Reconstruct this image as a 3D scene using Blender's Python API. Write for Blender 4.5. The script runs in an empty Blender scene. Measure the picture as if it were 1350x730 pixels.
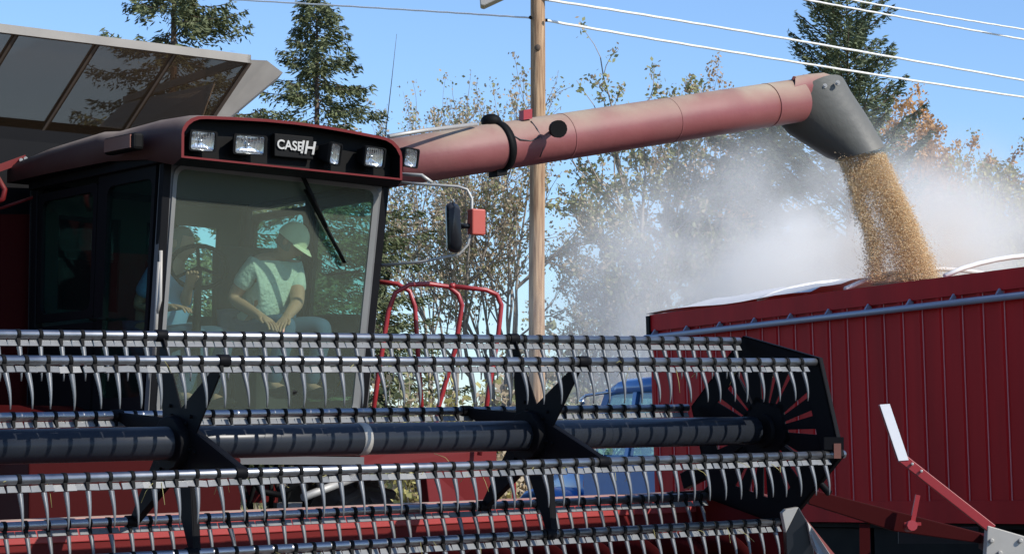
import bpy, bmesh, math, random
from mathutils import Vector, Matrix, Quaternion
V = Vector
R = math.radians
random.seed(7)
col = bpy.context.scene.collection
scene = bpy.context.scene
# ------------------------------------------------------------------ camera, world, sun, exposure
FPX = 3200.0; PITCH = math.atan(235/FPX); EYE = 1.6
cam_d = bpy.data.cameras.new('camera'); cam = bpy.data.objects.new('camera', cam_d); col.objects.link(cam)
cam.location = (0, 0, EYE); cam.rotation_euler = (R(90)+PITCH, 0, 0)
cam_d.sensor_width = 36; cam_d.lens = FPX/1350*36; cam_d.clip_start = .5; cam_d.clip_end = 6000
scene.camera = cam
SUN = V((.80, -.50, .70)).normalized()
world = bpy.data.worlds.new('World'); scene.world = world; world.use_nodes = True
wn = world.node_tree; bg = wn.nodes['Background']
sky = wn.nodes.new('ShaderNodeTexSky'); sky.sky_type = 'NISHITA'; sky.sun_disc = False
sky.sun_elevation = math.asin(SUN.z); sky.sun_rotation = math.atan2(SUN.x, SUN.y)
sky.air_density = 1.0; sky.dust_density = 0.35; sky.ozone_density = 2.6; sky.altitude = 200
tn = wn.nodes.new('ShaderNodeMix'); tn.data_type = 'RGBA'; tn.blend_type = 'MULTIPLY'; tn.inputs[0].default_value = 1; tn.inputs[7].default_value = (.86, 1.0, 1.22, 1)
wn.links.new(sky.outputs[0], tn.inputs[6]); wn.links.new(tn.outputs[2], bg.inputs[0]); bg.inputs[1].default_value = 0.15
sd = bpy.data.lights.new('sun', 'SUN'); sd.energy = 5.0; sd.angle = R(.55); sd.color = (1, .95, .87)
so = bpy.data.objects.new('sun', sd); col.objects.link(so)
so.rotation_euler = SUN.to_track_quat('Z', 'Y').to_euler()
scene.view_settings.view_transform = 'Standard'; scene.view_settings.look = 'None'
scene.view_settings.exposure = 0.0; scene.view_settings.gamma = 1
scene.cycles.max_bounces = 8; scene.cycles.transparent_max_bounces = 16
scene.cycles.volume_step_rate = 2.0; scene.cycles.volume_max_steps = 256; scene.cycles.volume_bounces = 5
scene.cycles.use_denoising = True

# ------------------------------------------------------------------ projection helpers
CF = V((0, math.cos(PITCH), math.sin(PITCH))); CU = V((0, -math.sin(PITCH), math.cos(PITCH))); CO = V((0, 0, EYE))
def ray(px, py): return CF*FPX + V((1, 0, 0))*(px-675) + CU*(365-py)
def at(px, py, Y):
    d = ray(px, py); return CO + d*(Y/d.y)
def ppm(Y): return FPX/Y
TH = R(38)
L = V((math.cos(TH), math.sin(TH), 0)); F = V((math.sin(TH), -math.cos(TH), 0)); UP = V((0, 0, 1))
C0 = at(355, 400, 16.0); C0.z = 0
def hit(px, py, n, p0):
    d = ray(px, py); return CO + d*((p0-CO).dot(n)/d.dot(n))
def hF(px, py, f=0): return hit(px, py, F, C0+F*f)
def hL(px, py, l=0): return hit(px, py, L, C0+L*l)
def cl(l, f, z): return C0 + L*l + F*f + UP*z

# ------------------------------------------------------------------ object helpers
ORG = {}
def tag(o, label=None, cat=None, group=None, kind=None):
    if label: o['label'] = label
    if cat: o['category'] = cat
    if group: o['group'] = group
    if kind: o['kind'] = kind
    return o
def empty(name, loc, label, cat, group=None):
    o = bpy.data.objects.new(name, None); col.objects.link(o); o.location = loc; o.empty_display_size = .2
    ORG[o.name] = V(loc); return tag(o, label, cat, group)
def frame(d, hint=UP):
    d = d.normalized()
    x = d.cross(hint)
    if x.length < 1e-4: x = d.cross(V((1, 0, 0)))
    x.normalize(); return x, x.cross(d).normalized() * -1
class MB:
    def __init__(s): s.v = []; s.f = []; s.m = []; s.sm = []
    def face(s, idx, m=0, sm=False): s.f.append(tuple(idx)); s.m.append(m); s.sm.append(sm)
    def quad(s, a, b, c, d, m=0, sm=False):
        n = len(s.v); s.v += [V(a), V(b), V(c), V(d)]; s.face((n, n+1, n+2, n+3), m, sm)
    def tri(s, a, b, c, m=0):
        n = len(s.v); s.v += [V(a), V(b), V(c)]; s.face((n, n+1, n+2), m)
    def box(s, c, ax, m=0):
        """c centre; ax three half vectors"""
        c = V(c); a, b, d = ax; n = len(s.v)
        for i in (-1, 1):
            for j in (-1, 1):
                for k in (-1, 1): s.v.append(c+a*i+b*j+d*k)
        for q in ((0,1,3,2),(4,6,7,5),(0,4,5,1),(2,3,7,6),(0,2,6,4),(1,5,7,3)): s.face([n+t for t in q], m)
    def beam(s, p0, p1, w, h, m=0, hint=UP):
        p0, p1 = V(p0), V(p1); d = (p1-p0); x, y = frame(d, hint)
        s.box((p0+p1)/2, (d/2, x*w/2, y*h/2), m)
    def ring(s, c, x, y, n): 
        b = len(s.v)
        for i in range(n):
            a = 2*math.pi*i/n; s.v.append(c + x*math.cos(a) + y*math.sin(a))
        return b
    def join(s, a, b, n, m=0, sm=True, off=0):
        for i in range(n):
            j = (i+1) % n; s.face((a+i, a+j, b+j, b+i), m, sm)
    def tube(s, pts, r, n=10, m=0, cap=True, hint=UP, ry=None):
        pts = [V(p) for p in pts]; rs = r if isinstance(r, (list, tuple)) else [r]*len(pts)
        prev = None; first = None; x = None
        for i, p in enumerate(pts):
            if i == 0: d = pts[1]-p
            elif i == len(pts)-1: d = p-pts[i-1]
            else: d = (pts[i+1]-p).normalized() + (p-pts[i-1]).normalized()
            d.normalize()
            if x is None: x, y = frame(d, hint)
            else:
                x = (x - d*x.dot(d)).normalized(); y = d.cross(x)
            y = d.cross(x)
            b = s.ring(p, x*rs[i], y*rs[i]*(ry or 1), n)
            if prev is not None: s.join(prev, b, n, m)
            else: first = b
            prev = b
        if cap:
            s.face(list(range(first, first+n))[::-1], m); s.face(range(prev, prev+n), m)
    def prism(s, pts, ext, m=0, m_side=None):
        """pts: planar 3D outline, extruded by ext"""
        n = len(pts); b = len(s.v); s.v += [V(p) for p in pts] + [V(p)+ext for p in pts]
        s.face(range(b, b+n), m); s.face(list(range(b+n, b+2*n))[::-1], m)
        for i in range(n):
            j = (i+1) % n; s.face((b+i, b+i+n, b+j+n, b+j), m if m_side is None else m_side)
    def sphere(s, c, r, m=0, nu=12, nv=8, ax=None):
        c = V(c); X, Y, Z = ax or (V((1,0,0)), V((0,1,0)), V((0,0,1)))
        rr = r if isinstance(r, (list, tuple)) else (r, r, r); rows = []
        for i in range(nv+1):
            t = math.pi*i/nv; b = len(s.v)
            for j in range(nu):
                a = 2*math.pi*j/nu
                s.v.append(c + X*rr[0]*math.sin(t)*math.cos(a) + Y*rr[1]*math.sin(t)*math.sin(a) + Z*rr[2]*math.cos(t))
            rows.append(b)
        for i in range(nv): s.join(rows[i], rows[i+1], nu, m)
    def build(s, name, mats, parent=None, origin=None, bevel=0, **kw):
        if not isinstance(mats, (list, tuple)): mats = [mats]
        if origin is None:
            if parent is not None: origin = ORG[parent.name]
            else:
                xs = [v.x for v in s.v]; ys = [v.y for v in s.v]
                origin = V(((min(xs)+max(xs))/2, (min(ys)+max(ys))/2, min(v.z for v in s.v)))
        origin = V(origin)
        me = bpy.data.meshes.new(name); me.from_pydata([tuple(v-origin) for v in s.v], [], s.f)
        me.polygons.foreach_set('material_index', s.m); me.polygons.foreach_set('use_smooth', s.sm)
        for m in mats: me.materials.append(m)
        me.validate(); me.update()
        if len(s.f) < 12000:
            bm = bmesh.new(); bm.from_mesh(me); bmesh.ops.recalc_face_normals(bm, faces=bm.faces); bm.to_mesh(me); bm.free()
        o = bpy.data.objects.new(name, me); col.objects.link(o)
        if parent is not None: o.parent = parent; o.location = origin - ORG[parent.name]
        else: o.location = origin
        ORG[o.name] = origin
        if bevel:
            md = o.modifiers.new('bevel', 'BEVEL'); md.width = bevel; md.segments = 2; md.limit_method = 'ANGLE'; md.angle_limit = R(40)
        return tag(o, **kw)

# ------------------------------------------------------------------ materials
def mat(name, c, rough=.5, metal=0, var=.15, scale=6, dust=0, dust_col=(.36, .30, .22), bump=0, coat=0, spec=.5, dlo=.1, st=(1, 1, 1)):
    m = bpy.data.materials.new(name); m.use_nodes = True; nt = m.node_tree; p = nt.nodes['Principled BSDF']
    nw = nt.nodes.new; ln = nt.links.new
    tc = nw('ShaderNodeTexCoord'); nz = nw('ShaderNodeTexNoise'); nz.inputs['Scale'].default_value = scale; nz.inputs['Detail'].default_value = 6
    mpg = nw('ShaderNodeMapping'); mpg.inputs['Scale'].default_value = st; ln(tc.outputs['Object'], mpg.inputs[0]); ln(mpg.outputs[0], nz.inputs['Vector'])
    mix = nw('ShaderNodeMix'); mix.data_type = 'RGBA'
    mix.inputs[6].default_value = (*[x*(1-var) for x in c], 1); mix.inputs[7].default_value = (*[min(1, x*(1+var)) for x in c], 1)
    ln(nz.outputs[0], mix.inputs[0]); out = mix.outputs[2]
    if dust:
        ge = nw('ShaderNodeNewGeometry'); sp = nw('ShaderNodeSeparateXYZ'); ln(ge.outputs['Normal'], sp.inputs[0])
        mr = nw('ShaderNodeMapRange'); mr.inputs[1].default_value = dlo; mr.inputs[2].default_value = 1.0
        mr.inputs[3].default_value = .08*dust; mr.inputs[4].default_value = dust; ln(sp.outputs[2], mr.inputs[0])
        n2 = nw('ShaderNodeTexNoise'); n2.inputs['Scale'].default_value = scale*.6; n2.inputs['Detail'].default_value = 8; ln(tc.outputs['Object'], n2.inputs['Vector'])
        m2 = nw('ShaderNodeMapRange'); m2.inputs[1].default_value = .3; m2.inputs[2].default_value = .65; m2.inputs[3].default_value = .45; m2.inputs[4].default_value = 1.1; ln(n2.outputs[0], m2.inputs[0])
        mu = nw('ShaderNodeMath'); mu.operation = 'MULTIPLY'; mu.use_clamp = True; ln(mr.outputs[0], mu.inputs[0]); ln(m2.outputs[0], mu.inputs[1])
        mx = nw('ShaderNodeMix'); mx.data_type = 'RGBA'; mx.inputs[7].default_value = (*dust_col, 1)
        ln(mu.outputs[0], mx.inputs[0]); ln(out, mx.inputs[6]); out = mx.outputs[2]
        r2 = nw('ShaderNodeMapRange'); r2.inputs[3].default_value = rough; r2.inputs[4].default_value = .85; ln(mu.outputs[0], r2.inputs[0]); ln(r2.outputs[0], p.inputs['Roughness'])
    else:
        r2 = nw('ShaderNodeMapRange'); r2.inputs[3].default_value = max(0, rough-.08); r2.inputs[4].default_value = min(1, rough+.12); ln(nz.outputs[0], r2.inputs[0]); ln(r2.outputs[0], p.inputs['Roughness'])
    ln(out, p.inputs['Base Color'])
    p.inputs['Metallic'].default_value = metal; p.inputs['Coat Weight'].default_value = coat; p.inputs['Specular IOR Level'].default_value = spec
    if bump:
        b = nw('ShaderNodeBump'); b.inputs['Strength'].default_value = bump; b.inputs['Distance'].default_value = .02
        n3 = nw('ShaderNodeTexNoise'); n3.inputs['Scale'].default_value = scale*4; n3.inputs['Detail'].default_value = 5; ln(tc.outputs['Object'], n3.inputs['Vector'])
        ln(n3.outputs[0], b.inputs['Height']); ln(b.outputs[0], p.inputs['Normal'])
    return m
def glass(name, tint, diff, dcol, gloss=.25, rough=.03):
    m = bpy.data.materials.new(name); m.use_nodes = True; nt = m.node_tree; nt.nodes.clear(); nw = nt.nodes.new; ln = nt.links.new
    o = nw('ShaderNodeOutputMaterial'); tr = nw('ShaderNodeBsdfTransparent'); tr.inputs[0].default_value = (*tint, 1)
    df = nw('ShaderNodeBsdfDiffuse'); df.inputs[0].default_value = (*dcol, 1)
    tc = nw('ShaderNodeTexCoord'); nz = nw('ShaderNodeTexNoise'); nz.inputs['Scale'].default_value = 2.2; nz.inputs['Detail'].default_value = 7; ln(tc.outputs['Object'], nz.inputs['Vector'])
    mr = nw('ShaderNodeMapRange'); mr.inputs[3].default_value = diff*.7; mr.inputs[4].default_value = diff*1.3; ln(nz.outputs[0], mr.inputs[0])
    mx = nw('ShaderNodeMixShader'); ln(mr.outputs[0], mx.inputs[0]); ln(tr.outputs[0], mx.inputs[1]); ln(df.outputs[0], mx.inputs[2])
    gl = nw('ShaderNodeBsdfGlossy'); gl.inputs['Roughness'].default_value = rough
    fr = nw('ShaderNodeFresnel'); fr.inputs[0].default_value = 1.5
    mu = nw('ShaderNodeMath'); mu.operation = 'MULTIPLY'; mu.inputs[1].default_value = gloss*4; mu.use_clamp = True; ln(fr.outputs[0], mu.inputs[0])
    m2 = nw('ShaderNodeMixShader'); ln(mu.outputs[0], m2.inputs[0]); ln(mx.outputs[0], m2.inputs[1]); ln(gl.outputs[0], m2.inputs[2])
    ln(m2.outputs[0], o.inputs[0]); return m
M = {}
M['red'] = mat('red_paint', (.13, .008, .009), .5, dust=.22, scale=3, spec=.2)
M['red_auger'] = mat('dusty_auger_paint', (.22, .055, .058), .5, dust=1.1, scale=3.5, dust_col=(.36, .29, .21), bump=.12, dlo=0)
M['red_shaded'] = mat('shaded_red_paint', (.045, .004, .004), .6, scale=3, spec=.08)  # darker copy of the red paint, shade put into the base colour
M['roof'] = mat('dusty_roof_red', (.050, .014, .013), .55, dust=1.2, scale=4, dust_col=(.24, .19, .15), spec=.3)
M['red_bright'] = mat('red_rail_paint', (.30, .018, .022), .35, dust=.2, scale=8)
M['red_header'] = mat('header_red_paint', (.36, .03, .035), .45, dust=.9, scale=3, dust_col=(.5, .38, .28))
M['black'] = mat('black_gloss_paint', (.010, .011, .014), .3, dust=.15, scale=5, dust_col=(.22, .21, .19), spec=.35)
M['black_tube'] = mat('reel_tube_paint', (.012, .016, .024), .28, dust=.6, scale=7, dust_col=(.24, .23, .21), dlo=.74, spec=.22)
M['black_plate'] = mat('black_plate_paint', (.005, .005, .006), .55, scale=5, spec=.08)
M['black_matte'] = mat('black_trim', (.006, .006, .006), .6, spec=.12)
M['pipe'] = mat('bat_pipe_steel', (.34, .34, .345), .36, metal=1, scale=9, var=.35)
M['tine'] = mat('tine_plastic', (.13, .136, .138), .4, scale=20, spec=.8)
M['frame'] = mat('cab_frame_grey', (.10, .10, .10), .5, dust=.3)
M['cabdark'] = mat('cab_side_dark', (.006, .006, .007), .5, spec=.1)
M['interior'] = mat('cab_lining', (.05, .055, .05), .8)
M['seat'] = mat('seat_cloth', (.03, .03, .03), .9)
M['rubber'] = mat('spout_rubber', (.085, .085, .075), .5, dust=.6, scale=3, dust_col=(.27, .25, .20), bump=.2)
M['tyre'] = mat('dusty_tyre', (.16, .14, .12), .9, bump=.3)
M['steel'] = mat('galvanised_steel', (.42, .41, .38), .5, metal=.35, scale=12, dust=.4)
M['alu'] = mat('dusty_aluminium', (.40, .38, .34), .55, metal=.2, dust=.4)
M['box'] = mat('grain_box_red', (.48, .010, .011), .5, var=.4, scale=3.5, spec=.12, st=(1, 1, .12), dust=.2, dust_col=(.25, .12, .08))
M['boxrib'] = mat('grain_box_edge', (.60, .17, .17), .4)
M['rail'] = mat('rail_grey_blue', (.30, .33, .40), .4, metal=.3)
M['lip'] = mat('weathered_lip', (.27, .25, .22), .6, var=.3, scale=4, dust=.4)
M['pale'] = mat('pale_metal', (.62, .57, .50), .6, var=.25, scale=5)
M['tarp'] = mat('white_tarp', (.72, .70, .66), .7, var=.06, bump=.15)
M['bow'] = mat('bow_white', (.75, .74, .70), .5, var=.05)
M['blue'] = mat('truck_blue', (.02, .17, .45), .3, coat=.5)
M['chrome'] = mat('chrome', (.75, .75, .75), .15, metal=1)
M['white'] = mat('white_reflector', (.85, .84, .84), .3, var=.03)
M['orange'] = mat('orange_marker', (.42, .07, .045), .4)
M['lens'] = mat('lamp_lens', (.62, .64, .64), .12, metal=.85, scale=10, var=.3)
M['gasket'] = mat('gasket_grey', (.17, .17, .16), .5, dust=.3)
M['amber'] = mat('amber_lens', (.16, .06, .04), .35)
M['skin'] = mat('skin', (.48, .27, .19), .55, var=.08)
M['hair'] = mat('grey_hair', (.22, .19, .16), .9)
M['shirt'] = mat('sage_shirt', (.58, .66, .60), .85, scale=9, bump=.8)
M['shirtblue'] = mat('blue_shirt', (.20, .38, .62), .85)
M['jeans'] = mat('blue_jeans', (.07, .13, .22), .9)
M['cap'] = mat('green_cap', (.72, .76, .56), .8)
M['eye'] = mat('eye', (.03, .02, .02), .3)
M['wind'] = glass('windshield_glass', (.86, .95, .88), .065, (.46, .49, .41), .06)
M['sideglass'] = glass('door_glass', (.58, .80, .75), .01, (.2, .3, .3), .05)
M['tankglass'] = glass('smoky_panel', (.54, .46, .39), .10, (.26, .17, .10), .10, .08)  # smoky tint; its brown also stands in for reflected autumn trees
M['needles'] = mat('spruce_needles', (.12, .14, .06), .7, var=.5, scale=.8)
M['needles2'] = mat('pine_needles', (.13, .16, .08), .7, var=.4, scale=.8)
M['bark'] = mat('grey_bark', (.30, .26, .22), .9, bump=.3)
M['barkdark'] = mat('dark_bark', (.10, .07, .05), .9)
M['leaf'] = mat('autumn_leaf', (.36, .29, .19), .7, var=.5, scale=.5)
M['leafgreen'] = mat('green_leaf', (.24, .25, .13), .7, var=.4, scale=.5)
M['leaforange'] = mat('orange_leaf', (.42, .22, .09), .7, var=.35, scale=.5)
M['leafyellow'] = mat('yellow_leaf', (.38, .36, .12), .7, var=.35, scale=.5)
def leafmat(name, c, tr=.35):
    m = mat(name, c, .7, var=.4, scale=.5); nt = m.node_tree; p = nt.nodes['Principled BSDF']; o = [n for n in nt.nodes if n.type == 'OUTPUT_MATERIAL'][0]
    t = nt.nodes.new('ShaderNodeBsdfTranslucent'); x = nt.nodes.new('ShaderNodeMixShader'); x.inputs[0].default_value = tr
    src = p.inputs['Base Color'].links[0].from_socket; nt.links.new(src, t.inputs[0]); nt.links.new(p.outputs[0], x.inputs[1]); nt.links.new(t.outputs[0], x.inputs[2]); nt.links.new(x.outputs[0], o.inputs[0]); return m
M['leaf'] = leafmat('tan_autumn_leaf', (.50, .40, .27)); M['leafgreen'] = leafmat('olive_leaf', (.34, .35, .17)); M['leaforange'] = leafmat('orange_autumn_leaf', (.58, .34, .15)); M['leafyellow'] = leafmat('yellow_autumn_leaf', (.55, .50, .20))
M['wire'] = mat('cable_white', (.80, .78, .74), .5, var=.3, scale=1.2)
M['wiredark'] = mat('cable_dark', (.05, .05, .05), .5)

def wood_mat():
    m = bpy.data.materials.new('pole_wood'); m.use_nodes = True; nt = m.node_tree; p = nt.nodes['Principled BSDF']; nw = nt.nodes.new; ln = nt.links.new
    tc = nw('ShaderNodeTexCoord'); mp = nw('ShaderNodeMapping'); mp.inputs['Scale'].default_value = (18, 18, 1.2); ln(tc.outputs['Object'], mp.inputs[0])
    nz = nw('ShaderNodeTexNoise'); nz.inputs['Scale'].default_value = 1.5; nz.inputs['Detail'].default_value = 8; ln(mp.outputs[0], nz.inputs[0])
    cr = nw('ShaderNodeValToRGB'); cr.color_ramp.elements[0].position = .3; cr.color_ramp.elements[0].color = (.20, .11, .06, 1); cr.color_ramp.elements[1].position = .7; cr.color_ramp.elements[1].color = (.50, .33, .19, 1)
    ln(nz.outputs[0], cr.inputs[0]); ln(cr.outputs[0], p.inputs['Base Color']); p.inputs['Roughness'].default_value = .85
    b = nw('ShaderNodeBump'); b.inputs['Strength'].default_value = .5; b.inputs['Distance'].default_value = .02; ln(nz.outputs[0], b.inputs['Height']); ln(b.outputs[0], p.inputs['Normal']); return m
M['wood'] = wood_mat()
def ground_mat():
    m = bpy.data.materials.new('dry_grass_ground'); m.use_nodes = True; nt = m.node_tree; p = nt.nodes['Principled BSDF']; nw = nt.nodes.new; ln = nt.links.new
    tc = nw('ShaderNodeTexCoord'); nz = nw('ShaderNodeTexNoise'); nz.inputs['Scale'].default_value = .6; nz.inputs['Detail'].default_value = 12; nz.inputs['Roughness'].default_value = .75; ln(tc.outputs['Object'], nz.inputs[0])
    cr = nw('ShaderNodeValToRGB'); e = cr.color_ramp.elements; e[0].position = .35; e[0].color = (.10, .11, .05, 1); e[1].position = .65; e[1].color = (.34, .28, .16, 1)
    x = e.new(.5); x.color = (.20, .18, .10, 1)
    ln(nz.outputs[0], cr.inputs[0]); ln(cr.outputs[0], p.inputs['Base Color']); p.inputs['Roughness'].default_value = .95
    b = nw('ShaderNodeBump'); b.inputs['Strength'].default_value = .8; b.inputs['Distance'].default_value = .1; ln(nz.outputs[0], b.inputs['Height']); ln(b.outputs[0], p.inputs['Normal']); return m
M['ground'] = ground_mat()
M['gravel'] = mat('gravel_yard', (.10, .095, .085), .95, var=.3, scale=9, bump=.6)

# ------------------------------------------------------------------ ground and yard
g = MB(); g.quad((-2500, -300, 0), (2500, -300, 0), (2500, 5000, 0), (-2500, 5000, 0)); g.build('ground', M['ground'], origin=(0, 0, 0), kind='structure')
g = MB(); g.quad((-22, -12, .004), (22, -12, .004), (22, 36, .004), (-22, 36, .004)); g.build('gravel_yard', M['gravel'], origin=(0, 0, .004), kind='structure')

# ================================================================== HEADER with reel
TL = .022
LH = V((L.x, L.y, TL))
HR = at(1003, 567, 14.2)                          # right end of the reel axis
def hd(s, f, w): return HR + LH*s + F*f + UP*w     # s negative = towards the left of the photograph
LEN = 6.3; SP = .1125; RAD = .545; FX = 1.12
hroot = empty('grain_header', (hd(-LEN/2, -.3, 0).x, hd(-LEN/2, -.3, 0).y, 0), 'wide red grain header with a black tine reel raised in front of the cab', 'harvester header')
m = MB(); m.tube([hd(-LEN, 0, 0), hd(-.06, 0, 0)], .081, 28)
m.build('reel_tube', M['black_tube'], hroot)
m = MB()
for px in (470,):
    s = -1 * ((HR - hit(px, 580, F, HR)).dot(L)); m.tube([hd(s, 0, 0), hd(s+.05, 0, 0)], .0835, 28)
m.build('weld_band', M['alu'], hroot)
ANG = [45, 105, 165, 225, 285, 345]
def batpos(a): return RAD*FX*math.cos(R(a)), RAD*math.sin(R(a))
def rF():
    a = random.gauss(0, .10); return (F0*math.cos(a)+L*math.sin(a)).normalized()
F0 = F.copy()
def tine_geo(m, s, f, w, side=1):
    """plastic tine: clamp, flange strip and a tapering curved finger"""
    c = hd(s, f, w) + LH*random.gauss(0, .0025); F = rF()
    m.tube([c-LH*.010, c+LH*.010], .0265, 10, 1)
    m.prism([c-LH*.012+F*.012, c+LH*.012+F*.012, c+LH*.006+F*.030-UP*.052, c-LH*.006+F*.030-UP*.052], F*-.014, 1)
    b = len(m.v)
    # flange (thin, tilted so its face looks up and forward)
    a0, a1 = -.0555, .0555
    p = [c+LH*(a0+.003)+F*.006-UP*.026, c+LH*(a1-.003)+F*.006-UP*.026, c+LH*a1+F*.024-UP*.054, c+LH*a0+F*.024-UP*.054]
    m.prism(p, F*-.006-UP*.003, 0)
    prev = None; N = 7
    for i in range(N+1):
        t = i/N; ww = -.058 - t*.165; ff = .026 + .034*math.sin(t*math.pi*.62) ; hw = .0085*(1-t)**1.2+.0022; hh = .006*(1-t)+.0022
        q = c + UP*ww + F*ff; r0 = len(m.v)
        m.v += [q-LH*hw+F*hh, q+LH*hw+F*hh, q+LH*hw-F*hh, q-LH*hw-F*hh]
        if prev is not None:
            for k in range(4): m.face((prev+k, prev+(k+1) % 4, r0+(k+1) % 4, r0+k), 0, True)
        prev = r0
    m.face((prev, prev+1, prev+2, prev+3), 0)
rest = MB(); random.seed(11); nt_ = int((LEN-.1)/SP)
ends = {45: .02, 345: .08, 105: -.02, 285: -.02, 165: -.04, 225: -.04}
for a in ANG:
    f, w = batpos(a); m = MB()
    m.tube([hd(-LEN, f, w), hd(ends[a], f, w)], .0225, 14)
    o = m.build('bat', M['pipe'], hroot, origin=hd(ends[a], f, w))
    first = None; cnt = 0
    for i in range(nt_):
        s = -.10 - i*SP + (.03 if a in (105, 285) else 0)
        x = 675 + FPX*hd(s, f, w).x/hd(s, f, w).y
        if x < -40: break
        if a in (45, 345) and cnt < 50:
            if first is None:
                tm = MB(); tine_geo(tm, s, f, w); first = tm.build('tine', [M['tine'], M['black_matte']], o, origin=hd(s, f, w))
            else:
                c = first.copy(); col.objects.link(c); c.parent = o; c.location = hd(s, f, w) - ORG[o.name] + LH*random.gauss(0, .0025); c.rotation_euler = (random.gauss(0, .03), random.gauss(0, .03), random.gauss(0, .08))
            cnt += 1
        else: tine_geo(rest, s, f, w)
rest.build('tine', [M['tine'], M['black_matte']], hroot, kind='stuff')
# spiders
def s_at(px): return (hit(px, 560, F, HR) - HR).dot(L)
for sx in (s_at(700), s_at(232)):
    m = MB(); m.tube([hd(sx-.05, 0, 0), hd(sx+.05, 0, 0)], .135, 12); m.build('spider_hub', M['black_plate'], hroot, bevel=.006)
    for a in ANG:
        f, w = batpos(a); d = (F*f + UP*w).normalized(); n = LH; t = d.cross(n).normalized(); c = hd(sx, 0, 0); e = hd(sx, f, w)
        m = MB(); m.prism([c+d*.08+t*.105, c+d*.08-t*.105, e-t*.018, e+d*.02, e+t*.018], LH*.008)
        m.prism([c+d*.08+t*.105+LH*.008, c+d*.08+t*.097+LH*.008, e+t*.010+LH*.008, e+t*.018+LH*.008], LH*.035)   # folded stiffening flange
        m.tube([e-LH*.03, e+LH*.03], .031, 10)
        for q in (.14, .19): m.tube([c+d*q-LH*.012, c+d*q+LH*.02], .010, 6)
        m.build('spider_arm', M['black_plate'], hroot, bevel=.002)
# right end plate : a hexagon with slots
def endplate(s):
    m = MB()
    c2 = [batpos(a) for a in ANG]
    out = [(x*1.06, z*1.06) for x, z in c2]
    n = 6; th = LH*.008
    # each sextant is a wedge with a slot group left open
    for i in range(n):
        A = V((*out[i], 0)); B = V((*out[(i+1) % n], 0)); Z = V((0, 0, 0))
        def P(u, r): q = A.lerp(B, u)*r; return hd(s, q.x, q.y)
        m.prism([P(0, 0), P(0, .36), P(.5, .33), P(1, .36)], th)              # hub part
        m.prism([P(0, .74), P(0, 1), P(1, 1), P(1, .74)], th)               # rim
        us = [0, .20, .28, .46, .54, .72, .80, 1.0]
        for k in range(0, 8, 2): m.prism([P(us[k], .30), P(us[k], .75), P(us[k+1], .75), P(us[k+1], .30)], th*1.02)
        m.prism([P(0, 1.0), P(1, 1.0), P(1, .975), P(0, .975)], th*4)
    m.tube([hd(s-.03, 0, 0), hd(s+.05, 0, 0)], .10, 14)
    return m
endplate(.02).build('reel_end_plate', M['black_plate'], hroot)
# curved guide bar bolted on the end plate
m = MB(); m.tube([hd(.05, 0, 0), hd(.05, .30, -.20), hd(.05, .50, -.36)], .02, 8); m.tube([hd(.05, 0, 0), hd(.05, -.25, .30)], .02, 8)
m.build('end_brace', M['black_plate'], hroot)
# end bracket with reflector
m = MB(); p0 = at(1092, 584, 13.7); m.box(p0+V((.03, 0, 0)), (V((.055, 0, 0)), V((0, .02, 0)), V((0, 0, .035)))); o = m.build('end_bracket', M['black_plate'], hroot)
m = MB(); m.box(at(1104, 594, 13.68), (V((.020, 0, 0)), V((0, .006, 0)), V((0, 0, .042)))); m.build('reflector', M['amber'], hroot)

# table : back sheet, top beam, floor, auger, cutter bar
S0, S1 = -LEN-.1, .22
BK = -.80; ZT = -.385
def strip(m, pts, mi=0, sa=S0, sb=S1):
    for i in range(len(pts)-1):
        (f0, z0), (f1, z1) = pts[i], pts[i+1]
        m.quad(hd(sa, f0, z0), hd(sb, f0, z0), hd(sb, f1, z1), hd(sa, f1, z1), mi)
m = MB()
m.prism([hd(S0, BK, ZT), hd(S0, BK, ZT-.11), hd(S0, BK-.12, ZT-.11), hd(S0, BK-.12, ZT)], LH*(S1-S0))
m.prism([hd(S0, BK+.03, ZT+.012), hd(S0, BK+.03, ZT-.004), hd(S0, BK-.12, ZT+.0), hd(S0, BK-.12, ZT+.014)], LH*(S1-S0))
m.build('top_beam', M['red_header'], hroot, bevel=.006)
m = MB()
pts = [(BK-.01, ZT-.10), (BK-.02, ZT-.62)] + [(BK+.02+.38*(1-math.cos(R(t))), ZT-.62-.28*math.sin(R(t))) for t in (0, 30, 60, 90)] + [(.75, ZT-.88)]
strip(m, pts); strip(m, [(f-.02, z-.02) for f, z in pts[::-1]])
m.build('back_sheet', M['red'], hroot)
m = MB(); AX = (-.42, ZT-.50); m.tube([hd(S0, *AX), hd(S1-.05, *AX)], .15, 20); m.build('feed_auger', M['red'], hroot)
m = MB()
NT = 34; turns = 9; base = None
for side in (0, 1):
    pv = None
    for i in range(turns*NT+1):
        a = 2*math.pi*i/NT*(1 if side else -1); s = (S1-.1 - i/NT*.34) if side else (S0+.1+i/NT*.34)
        c = hd(s, *AX); d = F*math.cos(a)+UP*math.sin(a)
        b = len(m.v); m.v += [c+d*.15, c+d*.29, c+d*.29+LH*.006, c+d*.15+LH*.006]
        if pv is not None:
            for k in range(4): m.face((pv+k, pv+(k+1) % 4, b+(k+1) % 4, b+k), 0, True)
        pv = b
m.build('auger_flighting', M['red_shaded'], hroot)
m = MB()
for i in range(int((S1-S0)/.0762)):
    s = S0+.04+i*.0762
    m.prism([hd(s-.018, .74, ZT-.88), hd(s+.018, .74, ZT-.88), hd(s, .90, ZT-.885)], UP*.018)
m.beam(hd(S0, .74, ZT-.89), hd(S1, .74, ZT-.89), .06, .03)
m.build('cutter_bar', M['steel'], hroot)
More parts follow.
